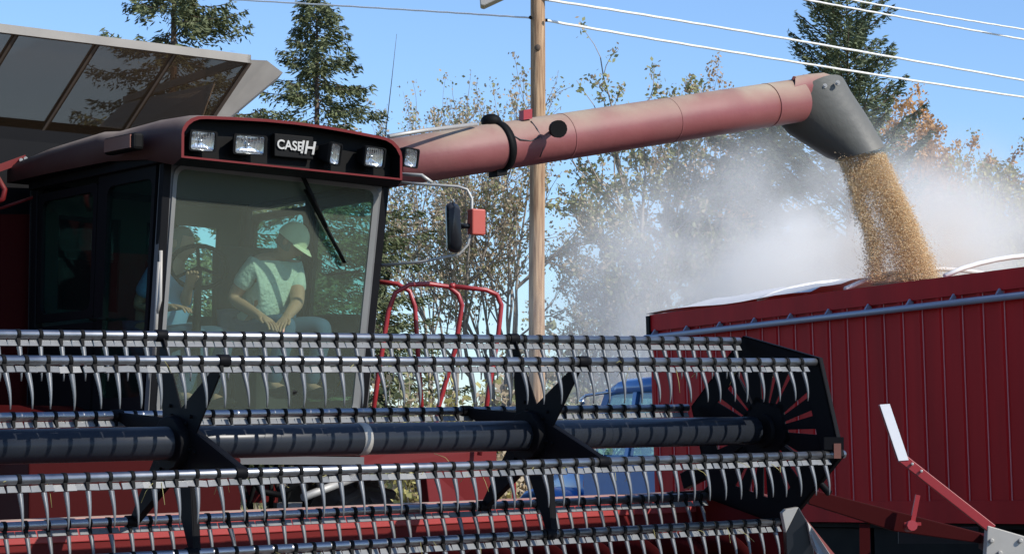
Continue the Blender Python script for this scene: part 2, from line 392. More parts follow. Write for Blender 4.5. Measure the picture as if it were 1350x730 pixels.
for s in (S1, S0):
    m = MB(); o2 = [(BK-.12, ZT+.02), (BK-.12, ZT-.90), (.55, ZT-.92), (.75, ZT-.86), (.70, ZT-.70), (.35, ZT-.35), (.0, ZT-.05), (-.3, ZT+.02)]
    m.prism([hd(s, f, z) for f, z in o2], LH*.05); m.build('end_divider', M['red'], hroot, bevel=.01)
# grey cover plate on the right divider
m = MB()
Yd = 13.6
m.prism([at(1031, 676, Yd), at(1036, 671, Yd), at(1053, 668, Yd), at(1036, 702, Yd)], V((0, .12, 0)))
m.prism([at(1053, 668, Yd), at(1066, 690, Yd), at(1074, 730, Yd), at(1074, 790, Yd), at(1040, 790, Yd), at(1036, 702, Yd)], V((0, .14, 0)), 1)
m.prism([at(1064, 687, Yd-.05), at(1070, 694, Yd-.05), at(1103, 742, Yd-.3), at(1086, 746, Yd-.3), at(1070, 716, Yd-.05)], V((0, .06, 0)), 0)
m.build('divider_cover', [M['alu'], M['black']], hroot, bevel=.004)
# reel lift arms
for s in (.12, -LEN-.05):
    m = MB(); m.beam(hd(s, BK, ZT+.08), hd(s, .05, .0), .05, .10); m.tube([hd(s, BK+.1, ZT-.05), hd(s, -.15, -.06)], .022, 8)
    m.build('reel_lift_arm', M['black_plate'], hroot, bevel=.005)
m = MB(); m.beam(at(818, 690, 14.9), at(890, 652, 14.9), .10, .06); m.beam(at(880, 655, 14.8), at(965, 650, 14.8), .08, .06)
m.build('lift_linkage', M['black_plate'], hroot)

# ================================================================== COMBINE HARVESTER
croot = empty('combine_harvester', cl(-.5, -2.5, 0), 'dusty red combine harvester with glazed cab and long unloading auger swung out to the right', 'combine harvester')
c = croot
Zf = 1.80
# --- cab shell points
FLt = hF(214, 203, .10); FLb = hF(193, 570, -.06); FRt = hF(512, 236, .10); FRb = hF(478, 570, -.06)
BD = 1.68
RLt = FLt - F*(BD+.10); RLb = FLb - F*(BD-.06); RRt = FRt - F*(BD+.10); RRb = FRb - F*(BD-.06)
for p in (RLt, RRt): p.z -= .02
def lerp(a, b, t): return a + (b-a)*t
m = MB()
W = .085
# left (door side) pillars and rails
for t, w_ in ((0, .05), (.445, .10), (1, .10)):
    m.beam(lerp(FLb, RLb, t)+L*.03, lerp(FLt, RLt, t)+L*.03, .06, w_, 1, hint=F)
for t, w_ in ((.0, .05), (.5, .08), (1, .10)):
    m.beam(lerp(FRb, RRb, t)-L*.03, lerp(FRt, RRt, t)-L*.03, .06, w_, 1, hint=F)
for (A, B) in ((FLt, RLt), (FRt, RRt), (RLt, RRt), (FLt, FRt)): m.beam(A, B, .08, .12, 1)
for (A, B) in ((FLb, RLb), (FRb, RRb), (RLb, RRb), (FLb, FRb)): m.beam(A, B, .08, .14, 1)
# left lower rear panel (solid under the rear quarter window)
q = .45; h0 = lerp(FLb, FLt, .42); h1 = lerp(RLb, RLt, .42)
m.prism([lerp(FLb, RLb, q), lerp(h0, h1, q), lerp(h0, h1, .98), lerp(FLb, RLb, .98)], L*.04, 1)
m.prism([lerp(FRb, RRb, .55), lerp(lerp(FRb, FRt, .42), lerp(RRb, RRt, .42), .55), lerp(lerp(FRb, FRt, .42), lerp(RRb, RRt, .42), .98), lerp(FRb, RRb, .98)], L*-.04, 1)
m.build('cab_frame', [M['frame'], M['cabdark']], c, bevel=.006)
# grey windshield surround: rounded-rectangle gasket + pillars face
def rrect(p00, p10, p11, p01, r, n=5):
    """outline of a quad with rounded corners; r = fraction of each edge"""
    P = [p00, p10, p11, p01]; out = []
    for i in range(4):
        a, b, d = P[i-1], P[i], P[(i+1) % 4]
        e0 = b + (a-b).normalized()*r; e1 = b + (d-b).normalized()*r
        for k in range(n+1):
            t = k/n; out.append(e0*(1-t)**2 + b*2*t*(1-t) + e1*t*t)
    return out
def ringprism(m, o, i, ext, mi=0):
    n = len(o); b = len(m.v); m.v += o + i + [p+ext for p in o] + [p+ext for p in i]
    for k in range(n):
        j = (k+1) % n
        m.face((b+k, b+j, b+n+j, b+n+k), mi); m.face((b+2*n+k, b+3*n+k, b+3*n+j, b+2*n+j), mi)
        m.face((b+k, b+2*n+k, b+2*n+j, b+j), mi); m.face((b+n+k, b+n+j, b+3*n+j, b+3*n+k), mi)
def wsF(px, py):     # point on the leaning windscreen plane
    n = (FRt-FLt).cross(FLb-FLt).normalized()
    if n.dot(F) < 0: n = -n
    return hit(px, py, n, FLt+n*.02), n
_, NW = wsF(300, 300)
gl_out = rrect(wsF(229, 216)[0], wsF(500, 246)[0], wsF(470, 552)[0], wsF(204, 552)[0], .09)
gl_in = rrect(wsF(235, 222)[0], wsF(494, 251)[0], wsF(464, 545)[0], wsF(211, 545)[0], .075)
fr_o = rrect(wsF(217, 200)[0], wsF(513, 231)[0], wsF(483, 562)[0], wsF(194, 562)[0], .02)
m = MB(); ringprism(m, fr_o, gl_out, NW*-.05, 0); m.build('windshield_frame', M['frame'], c)
m = MB(); ringprism(m, [p+NW*.012 for p in gl_out], gl_in, NW*-.02, 0); gk = m.build('windshield_gasket', M['gasket'], c)
m = MB(); n0 = len(gl_in); m.v += [p-NW*.006 for p in gl_in]; m.face(range(n0)); m.v += [p-NW*.012 for p in gl_in]; m.face(list(range(n0, 2*n0))[::-1])
m.build('windshield', M['wind'], c)
m = MB(); p = wsF(206, 395)[0]; p2 = wsF(196, 520)[0]; m.tube([wsF(209, 330)[0]+NW*.03, p+NW*.05, wsF(203, 415)[0]+NW*.03], .012, 8); m.tube([wsF(207, 345)[0]+NW*.03, wsF(200, 470)[0]+NW*.03], .014, 8)
m.build('grab_handle', M['alu'], c)
# side glass : door and quarter window (both sides)
def sidewin(A0, A1, B0, B1, t0, t1, h0_, h1_, name, inw):
    a = lerp(lerp(A0, B0, t0), lerp(A1, B1, t0), h0_); b = lerp(lerp(A0, B0, t1), lerp(A1, B1, t1), h0_)
    d = lerp(lerp(A0, B0, t0), lerp(A1, B1, t0), h1_); e = lerp(lerp(A0, B0, t1), lerp(A1, B1, t1), h1_)
    o = rrect(d, e, b, a, .08); m = MB(); m.prism([p+inw*.02 for p in o], inw*.005); w = m.build(name, M['sideglass'], c)
    o2 = [lerp(sum(o, V((0, 0, 0)))/len(o), p, .93) for p in o]
    m = MB(); big = rrect(lerp((a+b+d+e)/4, d, 1.06), lerp((a+b+d+e)/4, e, 1.06), lerp((a+b+d+e)/4, b, 1.06), lerp((a+b+d+e)/4, a, 1.06), .03)
    ringprism(m, [p+inw*.0 for p in big], [p for p in o2], inw*.03, 0); f_ = m.build(name+'_frame', M['cabdark'], c)
    return w
sidewin(FLb, FLt, RLb, RLt, .05, .41, .10, .95, 'door_window', L)
sidewin(FLb, FLt, RLb, RLt, .49, .94, .45, .93, 'quarter_window', L)
sidewin(FRb, FRt, RRb, RRt, .05, .47, .10, .95, 'door_window', -L)
sidewin(FRb, FRt, RRb, RRt, .54, .94, .45, .93, 'quarter_window', -L)
m = MB(); m.tube([lerp(FLb, RLb, .40)+UP*.75-L*.02, lerp(FLb, RLb, .40)+UP*.75-L*.06, lerp(FLb, RLb, .30)+UP*.75-L*.06, lerp(FLb, RLb, .30)+UP*.75-L*.02], .012, 8); m.build('door_handle', M['black_matte'], c)
# rear wall with a window, floor, ceiling lining
m = MB()
def rw(u, h): return lerp(lerp(RLb, RRb, u), lerp(RLt, RRt, u), h)
for (u0, u1, h0_, h1_) in ((0, 1, 0, .5), (0, 1, .88, 1), (0, .12, .5, .88), (.40, .52, .5, .88), (.86, 1, .5, .88)):
    m.prism([rw(u0, h0_)-F*.02, rw(u1, h0_)-F*.02, rw(u1, h1_)-F*.02, rw(u0, h1_)-F*.02], F*-.03)
m.prism([FLb+UP*.06, FRb+UP*.06, RRb+UP*.06, RLb+UP*.06], UP*-.05)
m.prism([FLt-UP*.02, FRt-UP*.02, RRt-UP*.02, RLt-UP*.02], UP*.05)
m.build('cab_lining', M['interior'], c)
m = MB(); m.quad(rw(.12, .5)-F*.03, rw(.86, .5)-F*.03, rw(.86, .88)-F*.03, rw(.12, .88)-F*.03); m.build('rear_window', M['sideglass'], c)

# --- roof shell
def roofring(f, l0, l1, z0, z1, r, n=5, sag=0):
    out = []
    out.append(cl(l0, f, z0)); 
    for k in range(n+1):
        a = R(180-90*k/n); out.append(cl(l0+r*(1+math.cos(a))*1.3, f, z1-r+r*math.sin(a)-.0))
    for k in range(1, 6):
        t = k/6; out.append(cl(l0+r*1.3+(l1-l0-2.6*r)*t, f, z1+.03*math.sin(math.pi*t)))
    for k in range(n+1):
        a = R(90-90*k/n); out.append(cl(l1-r*1.3+r*1.3*math.cos(a), f, z1-r+r*math.sin(a)))
    out.append(cl(l1, f, z0)); return out
def lof(px, py, f): p = hF(px, py, f); return (p-C0).dot(L), p.z
lL, zL = lof(236, 198, .35); lR, zR = lof(527, 226, .35); _, zt = lof(380, 157, .35)
_, ztl = lof(262, 152, .35); _, ztr = lof(515, 183, .35)
roll = (ztr-ztl)/(lR-lL)
def tiltz(p): # follow the slight tilt measured for the roof
    q = p.copy(); q.z += roll*((p-C0).dot(L)-(lL+lR)/2)*.8; return q
zt = (ztl+ztr)/2; zb = zt-.30
rings = [roofring(.38, lL, lR, zb+.02, zt, .13), roofring(.30, lL-.01, lR+.01, zb-.02, zt+.012, .13), roofring(.0, lL-.04, lR+.04, zb+.04, zt+.01, .12), roofring(-.45, lL-.06, lR+.05, zb+.07, zt-.02, .09),
         roofring(-.55, lL-.10, lR+.05, zb+.06, zt-.02, .07), roofring(-1.2, lL-.13, lR+.05, zb+.05, zt-.06, .07), roofring(-1.78, lL-.13, lR+.05, zb+.04, zt-.12, .06)]
m = MB(); pv = None
for rg in rings:
    b = len(m.v); m.v += [tiltz(p) for p in rg]; n = len(rg)
    if pv is not None:
        for k in range(n-1): m.face((pv+k, pv+k+1, b+k+1, b+k), 0, True)
        m.face((pv+n-1, pv, b, b+n-1), 1)
    pv = b
m.face(range(pv, pv+n), 0)
roof = m.build('cab_roof', [M['roof'], M['cabdark']], c)
# thin red lip and recessed black face
fr = [tiltz(p) for p in rings[0]]; cen = sum(fr, V((0, 0, 0)))/len(fr)
inner = []
for p in fr:
    l = (p-cen).dot(L); z = p.z-cen.z; inner.append(p - L*(l*.022) - UP*(.018 if z > -.05 else -.012))
m = MB(); n = len(fr); b = 0; m.v += fr + inner + [p-F*.12 for p in inner]
for k in range(n):
    j = (k+1) % n; m.face((k, n+k, n+j, j), 0); m.face((n+k, 2*n+k, 2*n+j, n+j), 1)
m.face(range(2*n, 3*n), 1); m.build('light_recess', [M['red'], M['black_matte']], roof)
m = MB(); m.prism([hF(222, 203, .2), hF(226, 196, .2), hF(524, 224, .2), hF(516, 241, .2)], F*-.12)
m.build('sun_visor', M['cabdark'], roof, bevel=.01)
def lamp(px, py, w, h, f, yaw=0, name='work_light', lens='lens', par=roof, pitch=-.15, dep=.10):
    p = hF(px, py, f); s = ((p-CO).length)/FPX; hw = w*s/2/.82; hh = h*s/2
    Rm = Matrix.Rotation(yaw, 3, 'Z'); nx = Rm @ F; lx = Rm @ L; n2 = (nx+UP*pitch).normalized(); u = lx.cross(n2)*-1
    if u.z < 0: u = -u
    m = MB()
    o = rrect(p-lx*hw-u*hh, p+lx*hw-u*hh, p+lx*hw+u*hh, p-lx*hw+u*hh, min(hw, hh)*.3, 3)
    ce = p-n2*dep; back = [ce+(q-p)*.6-n2*0 for q in o]
    k0 = len(m.v); n = len(o); m.v += o + back
    for k in range(n): j = (k+1) % n; m.face((k, n+k, n+j, j), 0, False)
    m.face(range(n, 2*n), 0)
    ringprism(m, [q+n2*.012 for q in o], [p+(q-p)*.86+n2*.012 for q in o], n2*-.02, 0)
    m.beam(p-n2*dep*.6, p-n2*dep*.6+UP*-.10, .04, .02, 0)
    b_ = m.build(name, M['black_matte'], par)
    m = MB(); pv = None
    for sc_, de in ((.88, .004), (.80, -.014), (.6, -.026), (.35, -.034), (.12, -.037)):
        b = len(m.v); m.v += [p+(q-p)*sc_+n2*de for q in o]
        if pv is not None: m.join(pv, b, n)
        pv = b
    m.face(range(pv, pv+n), 0, True); m.sphere(p-n2*.022, .014, 0, 8, 6)
    for k in range(-3, 4): q = p+n2*.006+lx*(hw*.8*k/4); m.box(q, (lx*.0012, u*hh*.8, n2*.0015))
    return b_, m.build('lens', M[lens], b_)
lamp(267, 186, 34, 28, .37); lamp(329, 191, 40, 27, .37, yaw=-.1); lamp(441, 203, 26, 30, .37, yaw=.5); lamp(493, 207, 34, 27, .37, yaw=.25)
lamp(541, 208, 28, 26, .10, yaw=.35, dep=.12)
# side marker on the roof's left flank
pm = hL(163, 190, lL-.14); m = MB(); m.box(pm, (F*.20, L*.04, UP*.055)); o = m.build('side_light', M['black_matte'], roof, bevel=.02)
m = MB(); m.box(pm-L*.043, (F*.17, L*.006, UP*.042)); m.build('lens', M['amber'], o)
# badge: the maker's name in light letters
def text_mesh(name, body, size, p, ex, up, ext, ma, par, shear=0):
    cu = bpy.data.curves.new(name, 'FONT'); cu.body = body; cu.size = size; cu.extrude = ext; cu.align_x = 'CENTER'; cu.align_y = 'CENTER'; cu.shear = shear; cu.offset = size*.02
    t = bpy.data.objects.new('tmp', cu); col.objects.link(t); bpy.context.view_layer.update()
    me = bpy.data.meshes.new_from_object(t.evaluated_get(bpy.context.evaluated_depsgraph_get())); bpy.data.objects.remove(t)
    nz = ex.cross(up).normalized(); mtx = Matrix((ex, up, nz)).transposed()
    for v in me.vertices: v.co = mtx @ v.co + p - ORG[par.name]
    me.materials.clear(); me.materials.append(ma); me.name = name
    o = bpy.data.objects.new(name, me); col.objects.link(o); o.parent = par; ORG[o.name] = ORG[par.name]; return o
pb = hF(389, 193, .33); ex = (L*1+UP*roll*.8).normalized()
m = MB(); m.box(pb-F*.03, (L*.15, F*.02, UP*.075)); bd = m.build('badge', M['black_matte'], roof, bevel=.006)
text_mesh('badge_lettering', 'CASE', .085, pb-L*.042-UP*.0, ex, UP, .004, M['steel'], bd)
text_mesh('badge_lettering', 'IH', .12, pb+L*.093-UP*.005, ex, UP, .004, M['steel'], bd, shear=.2)
# wiper
m = MB()
w0 = wsF(386, 216)[0]+NW*.05; w1 = wsF(425, 299)[0]+NW*.05; w2 = wsF(452, 346)[0]+NW*.03
m.tube([w0, w1], [.016, .012], 8); m.tube([w1, w2], .009, 8); m.beam(wsF(400, 250)[0]+NW*.022, w2-NW*.01, .012, .03, 0, hint=NW); m.tube([w0-NW*.06, w0+NW*.03], .03, 10)
m.build('wiper', M['black_matte'], c)
# mirror on the right of the cab
Ym = 16.3
mm = MB()
mm.tube([at(512, 239, 16.4), at(560, 243, Ym), at(604, 246, Ym), at(616, 250, Ym), at(622, 262, Ym), at(622, 300, Ym), at(617, 322, Ym), at(606, 335, Ym), at(556, 345, Ym), at(500, 350, 16.5)], .010, 8)
mm.tube([at(516, 229, 16.4), at(556, 231, Ym), at(570, 241, Ym)], .012, 8)
ma = mm.build('mirror_arm', M['steel'], c)
m = MB(); o = rrect(at(588, 266, Ym-.06), at(606, 268, Ym-.02), at(609, 334, Ym-.02), at(590, 332, Ym-.06), .05)
n = len(o); ce = sum(o, V((0, 0, 0)))/n; nn = V((.25, -.97, 0))
m.v += o + [ce+(p-ce)*.8+nn*.05 for p in o]; m.face(range(n, 2*n), 0, True)
for k in range(n): j = (k+1) % n; m.face((k, j, n+j, n+k), 0, True)
m.v += [p-nn*.03 for p in o]
for k in range(n): j = (k+1) % n; m.face((k, 2*n+k, 2*n+j, j), 0, True)
m.face(range(2*n, 3*n), 0)
m.tube([at(606, 298, Ym), at(622, 298, Ym)], .018, 8)
m.build('mirror', M['black'], ma)
m = MB(); m.box(at(628, 293, Ym+.02), (V((.045, .03, 0)), V((-.02, .03, 0)), V((0, 0, .088)))); ml = m.build('marker_light', M['orange'], ma, bevel=.01)
# antenna
m = MB(); m.tube([at(508, 180, 17.2), at(516, 110, 17.2), at(523, 45, 17.1)], [.004, .003, .0015], 6); m.build('antenna', M['wiredark'], c)

# --- cab interior : console, steering wheel, seats
m = MB()
wc = at(262, 352, 16.25); wn_ = (F*-.45+UP*.55+L*.3).normalized(); x_, y_ = frame(wn_)
ring = [wc + x_*.19*math.cos(a*math.pi/12) + y_*.19*math.sin(a*math.pi/12) for a in range(25)]
m.tube(ring, .016, 8, cap=False)
for a in (.5, 2.6, 4.7): m.tube([wc, wc+x_*.19*math.cos(a)+y_*.19*math.sin(a)], .012, 6)
m.tube([wc, wc-wn_*.5-UP*.35], [.022, .035], 10); m.build('steering_wheel', M['black_matte'], c)
m = MB(); sc = at(335, 420, 16.9)
def seat(m, ce):
    m.box(ce, (L*.25, F*.24, UP*.07)); m.box(ce-F*.26+UP*.36, (L*.24, F*.05+UP*.02, UP*.34)); m.box(ce-UP*.25, (L*.15, F*.15, UP*.2))
seat(m, at(347, 458, 16.68)); m.build('operator_seat', M['seat'], c, bevel=.03)
m = MB(); m.box(at(425, 470, 16.9), (L*.12, F*.35, UP*.28)); m.box(at(452, 360, 16.7), (L*.01, F*.2, UP*.01)); m.build('control_console', M['black_matte'], c, bevel=.02)

# --- grain tank
def lfz(p): q = p-C0; return q.dot(L), q.dot(F)
TF = -1.40
tR = hF(331, 78, TF); lT, zT = (tR-C0).dot(L), tR.z
tS = (hF(0, 37, TF).z - hF(331, 78, TF).z)/((hF(0, 37, TF)-hF(331, 78, TF)).dot(L))
def tk(l, f, dz): return cl(l, f, zT + dz + tS*(l-lT))
TW = 3.1; lA = lT-TW
m = MB()
m.prism([tk(lA, TF, .03), tk(lT, TF, .03), tk(lT, TF, -.03), tk(lA, TF, -.03)], F*-.05)
m.prism([tk(lT, TF, .03), tk(lT+.02, TF-.05, .03), tk(lT+.30, TF-2.4, .03), tk(lT+.30, TF-2.4, -.02), tk(lT, TF, -.03)], L*-.03)
tank_lip = m.build('tank_lip', M['lip'], c)
bF = TF-.62; bz = -.62
m = MB(); N = 5
us = [lT - i*.62 for i in range(6)]
for l in us:
    m.beam(tk(l, TF-.03, -.02), tk(l-.14 if l == lT else l-.14, bF, bz), .035, .03, 0)
m.build('tank_panel_brace', M['barkdark'], c)
for i in range(5):
    a, b_ = us[i+1], us[i]; m = MB()
    m.prism([tk(a, TF-.02, -.03), tk(b_, TF-.02, -.03), tk(b_-.14, bF+.02, bz), tk(a-.14, bF+.02, bz)], F*-.006)
    m.build('tank_panel', M['tankglass'], c)
m = MB()   # gusset corner of the extension
g0 = tk(lT, TF, -.005)
g1 = at(352, 80, (g0.y+.15)); g2 = at(373, 96, g0.y+.35); g3 = at(366, 105, g0.y+.4); g4 = at(310, 152, g0.y+.75); g5 = tk(lT-.14, bF, bz)
m.v += [g0, g1, g2, g3, g4, g5]; m.face((0, 1, 5), 0, False); m.face((1, 2, 3, 4, 5), 0, False)
m.v += [p-F*.012 for p in (g0, g1, g2, g3, g4, g5)]; m.face((6, 11, 7)); m.face((7, 11, 10, 9, 8))
for a_, b_ in ((0, 1), (1, 2), (2, 3), (3, 4)): m.face((a_, b_, b_+6, a_+6))
m.build('tank_corner_gusset', M['pale'], c)
m = MB()   # tank side and body
bt = zT+bz
def bodybox(l0, l1, f0, f1, z0, z1, mi=0): m.box(cl((l0+l1)/2, (f0+f1)/2, (z0+z1)/2), (L*(l1-l0)/2, F*(f1-f0)/2, UP*(z1-z0)/2), mi)
bodybox(lA-.0, lT-.25, bF-2.2, bF+.05, 3.0, bt+.0)
m.prism([tk(lA, bF+.06, bz+.10), tk(lT-.14, bF+.06, bz+.10), tk(lT-.14, bF+.03, bz-.35), tk(lA, bF+.03, bz-.35)], F*-.05)
o = m.build('grain_tank', M['cabdark'], c)
m = MB()
m.prism([tk(lT-.14, bF, bz), tk(lT+.05, TF-.6, -.1), tk(lT+.28, TF-2.4, -.02), tk(lT-.20, bF-2.2, bz)], L*.01)
m.build('tank_side_panel', M['alu'], c)
m = MB()
bodybox(lA+.2, lT-.3, -7.0, -1.95, 1.05, 3.0)
bodybox(lA, -1.15, -6.5, -1.80, 1.5, 3.05)
m.build('body', M['red_shaded'], c, bevel=.02)
m = MB(); bodybox(lA+.3, lT-.4, -7.6, -5.2, 2.9, 3.4); m.build('engine_deck', M['red'], c, bevel=.05)
# dark red side shield left of the cab
m = MB(); m.prism([at(-60, 282, 16.6), at(49, 282, 17.0), at(49, 620, 17.0), at(-60, 620, 16.6)], V((.0, .1, 0))); m.build('side_shield', M['red_shaded'], c, bevel=.01)
m = MB(); m.prism([at(-60, 178, 17.3), at(36, 184, 17.3), at(30, 212, 17.3), at(50, 222, 17.3), at(50, 232, 17.3), at(-60, 215, 17.3)], V((0, .05, 0))); m.build('tank_ledge', M['alu'], c)
m = MB(); m.beam(at(-30, 232, 16.6), at(34, 209, 16.8), .03, .05); m.tube([at(-5, 232, 16.5), at(6, 250, 16.5), at(4, 262, 16.5), at(-6, 268, 16.5)], .02, 8); m.tube([at(0, 275, 16.8), at(44, 260, 16.8)], .012, 6)
for px, py in ((28, 211), (34, 209), (40, 221), (46, 221)): m.tube([at(px, py, 16.77), at(px, py, 16.7)], .014, 8, 1)
m.build('hinge_arm', [M['red'], M['steel']], c)
# feeder house
m = MB(); fl = [at(38, 604, 14.3), at(318, 604, 15.2), at(318, 720, 15.2), at(38, 730, 14.3)]
m.prism(fl, F*-1.6-UP*-.35); m.build('feeder_house', M['red_shaded'], c, bevel=.01)
# platform / deck around the cab
m = MB(); m.prism([at(-80, 596, 14.7), at(480, 602, 16.3), at(480, 612, 16.3), at(-80, 611, 14.7)], F*-.5); m.build('cab_sill', M['frame'], c)
m = MB()
m.prism([at(475, 596, 16.3), at(520, 594, 16.45), at(655, 592, 16.9), at(655, 612, 16.9), at(475, 614, 16.3)], F*-.9)
m.prism([at(560, 612, 16.6), at(652, 610, 16.9), at(640, 682, 16.9), at(568, 684, 16.6)], F*-.12)
m.build('platform', M['red'], c, bevel=.006)
m = MB()
for x in (646, 677): m.beam(at(x, 600, 17.0), at(x+2, 760, 17.0), .04, .03)
for y in (622, 668, 714): m.beam(at(646, y, 17.0), at(677, y, 17.0), .05, .03)
m.build('ladder', M['red_bright'], c)
# handrails
m = MB(); Yr = 16.6
m.tube([at(497, 371, Yr+.25), at(524, 374, Yr+.25), at(540, 384, Yr+.25), at(547, 404, Yr+.25), at(560, 600, Yr+.25)], .017, 10); m.build('handrail', M['red_bright'], c)
m = MB(); m.tube([at(484, 600, Yr-.1), at(498, 500, Yr-.1), at(512, 410, Yr-.1), at(521, 386, Yr-.1), at(540, 375, Yr-.1), at(565, 374, Yr), at(592, 378, Yr+.05), at(604, 388, Yr+.05), at(609, 402, Yr+.05), at(600, 460, Yr+.1), at(577, 540, Yr+.1), at(570, 600, Yr+.1)], .017, 10); m.build('handrail', M['red_bright'], c)
m = MB(); m.tube([at(596, 377, Yr+.05), at(640, 382, Yr+.1), at(655, 388, Yr+.15), at(661, 402, Yr+.15), at(657, 440, Yr+.15), at(645, 510, Yr+.15), at(632, 600, Yr+.15)], .017, 10)
m.tube([at(593, 377, Yr+.05), at(600, 377, Yr+.05)], .022, 8); m.build('handrail', M['red_bright'], c)
# wheels
def wheel(name, ce, ax, r, w, par, rim, rr=.55, lugs=22):
    ax = ax.normalized(); x, y = frame(ax); m = MB(); prof = [(-.5, .62), (-.5, .92), (-.38, 1.0), (.38, 1.0), (.5, .92), (.5, .62)]
    n = 36; pv = None
    for (a, q) in prof:
        b = m.ring(ce+ax*w*a, x*r*q, y*r*q, n)
        if pv is not None: m.join(pv, b, n, 0)
        pv = b
    for k in range(lugs):
        for sgn in (-1, 1):
            a = 2*math.pi*(k+.25*sgn)/lugs; d = x*math.cos(a)+y*math.sin(a); t = ax.cross(d)
            m.box(ce+d*r*1.005+ax*w*.24*sgn, ((ax*sgn*.5+t*.25)*w*.46, t*.022, d*.028))
    o = m.build(name, M['tyre'], par)
    m = MB(); n = 24; pv = None
    for (a, q) in ((-.3, 0.02), (-.3, .3), (-.48, .6), (-.5, .63), (.5, .63), (.48, .6), (.3, .3), (.3, .02)):
        b = m.ring(ce+ax*w*a, x*r*q, y*r*q, n)
        if pv is not None: m.join(pv, b, n, 0)
        pv = b
    m.build('rim', M[rim], o); return o
wheel('wheel', at(437, 640, 17.3)*V((1, 1, 0)) + UP*.72 if False else V((at(437, 640, 17.3).x, 17.3, .72)), L, .72, .55, c, 'red')
wf = V((at(437, 640, 17.3).x, 17.3, .72)); wheel('wheel', wf-L*2.3, L, .72, .55, c, 'red')
for dl in (-.2, -2.2): wheel('wheel', wf-F*4.2+L*dl-UP*.22, L, .5, .35, c, 'red', lugs=18)
m = MB(); m.beam(wf-L*2.3, wf, .2, .2); m.beam(wf-F*4.2-L*2.2-UP*.22, wf-F*4.2-L*.2-UP*.22, .15, .15); m.beam(wf-F*4.2-L*1.2-UP*.1, wf-F*2.5-L*1.2+UP*.6, .25, .25); m.build('axle', M['black_matte'], c)
# hoses and linkage beneath the cab
m = MB()
for k in range(7):
    x0 = 325+k*13; m.tube([at(x0, 612, 16.2), at(x0+random.uniform(-10, 22), 640, 16.0), at(x0+random.uniform(-18, 14), 665, 16.1), at(x0+random.uniform(-10, 20), 720, 16.2)], .016, 6, 0)
m.tube([at(330, 625, 15.9), at(345, 648, 15.9), at(370, 652, 15.9), at(392, 636, 15.9), at(400, 615, 15.9)], .022, 8, 0)
m.tube([at(400, 655, 15.9), at(470, 628, 16.3)], .028, 8, 1)
m.box(at(345, 650, 16.2), (V((.10, 0, 0)), V((0, .1, 0)), V((0, 0, .06))), 2)
m.box(at(385, 672, 16.2), (V((.09, 0, 0)), V((0, .1, 0)), V((0, 0, .05))), 1)
m.build('hydraulic_hoses', [M['black_matte'], M['steel'], M['red']], c)

# --- unloading auger
A0 = at(470, 222, 18.6); A1 = at(1062, 131, 21.6)
def ap(t): return lerp(A0, A1, t)
m = MB(); m.tube([ap(0), ap(.25), ap(.5), ap(.75), at(1050, 133, 21.54)], [.19, .192, .193, .194, .194], 40)
au = m.build('unloading_auger', M['red_auger'], c)
def lofts(m, rings, n=28, mi=0, cap=False):
    """rings: (A px, B px, Y, depth radius, front shift px)"""
    pv = None
    for (ax, ay, bx, by, Y, dr, fx, fy) in rings:
        A = at(ax, ay, Y); B = at(bx, by, Y); ce = (A+B)/2; x = (A-B)/2; k = Y/FPX
        y = V((fx*k, -dr, -fy*k)); b = m.ring(ce, x, y, n)
        if pv is not None: m.join(pv, b, n, mi)
        else: fst = b
        pv = b
    if cap: m.face(range(pv, pv+n), mi)
m = MB(); lofts(m, [(1046, 101, 1032, 166, 21.5, .205, 3, 0), (1064, 98, 1036, 163, 21.6, .20, 5, 0), (1086, 96, 1041, 164, 21.75, .19, 4, 2), (1102, 101, 1050, 166, 21.8, .18, 0, 3), (1112, 116, 1066, 172, 21.85, .17, 0, 3)])
m.tube([at(1047, 103, 21.45), at(1047, 103.5, 21.4)], .02, 6)
el = m.build('spout_elbow', M['red_auger'], c)
m = MB()
rg = [(1113, 105, 1028, 163, 21.74, .25, -14, -15), (1122, 122, 1040, 176, 21.8, .25, -3, -5), (1142, 152, 1068, 194, 21.85, .24, 0, 0), (1158, 180, 1090, 208, 21.9, .24, 2, 3), (1166, 193, 1099, 211, 21.9, .24, 3, 4)]
lofts(m, rg, 32); lofts(m, [(a-1.5, b+1, c_+1.5, d-1, Y, dr-.012, e, f_) for a, b, c_, d, Y, dr, e, f_ in rg[::-1]], 32)
sp = m.build('rubber_spout', M['rubber'], c)
for k, (px, py) in enumerate(((1069, 119), (1087, 114), (1104, 110))):
    m = MB(); p = at(px, py, 21.56); m.tube([p, p-V((0, .03, 0))], .022, 10); m.tube([p-V((0, .03, 0)), p-V((0, .045, 0))], .010, 8); m.build('bolt', M['steel'], sp)
# collar where the auger folds, cables, lamp and marker on the auger
m = MB(); dA = (A1-A0).normalized(); tc_ = (at(650, 195, 19.5)-A0).dot(dA)/(A1-A0).length
pc = ap(tc_)
m.tube([pc-dA*.032, pc+dA*.032], .207, 36); m.sphere(pc+UP*.215-dA*.07, (.085, .08, .06)); m.box(pc-UP*.208, (dA*.05, dA.cross(UP)*.06, UP*.035))
m.build('fold_collar', M['black_matte'], au)  # collar coloured black so that it carries the shadow beside it
for t in (.42, .66, .90): m = MB(); m.tube([ap(t)-dA*.006, ap(t)+dA*.006], .1955, 40); m.build('weld_seam', M['red_auger'], au)
m = MB(); m.tube([at(512, 180, 18.3), at(560, 172, 18.6), at(628, 164, 19.2)], .017, 8); m.build('fold_cylinder', M['steel'], c)
nf = dA.cross(UP).normalized()
if nf.y > 0: nf = -nf
def onaug(px, py, off=0):
    d = ray(px, py).normalized(); best = None
    # closest approach to axis, step back to the surface
    for k in range(400):
        p = CO + d*(17+k*.015); q = p-A0; r = (q-dA*q.dot(dA)).length
        if r < .193+off: return p
    return p
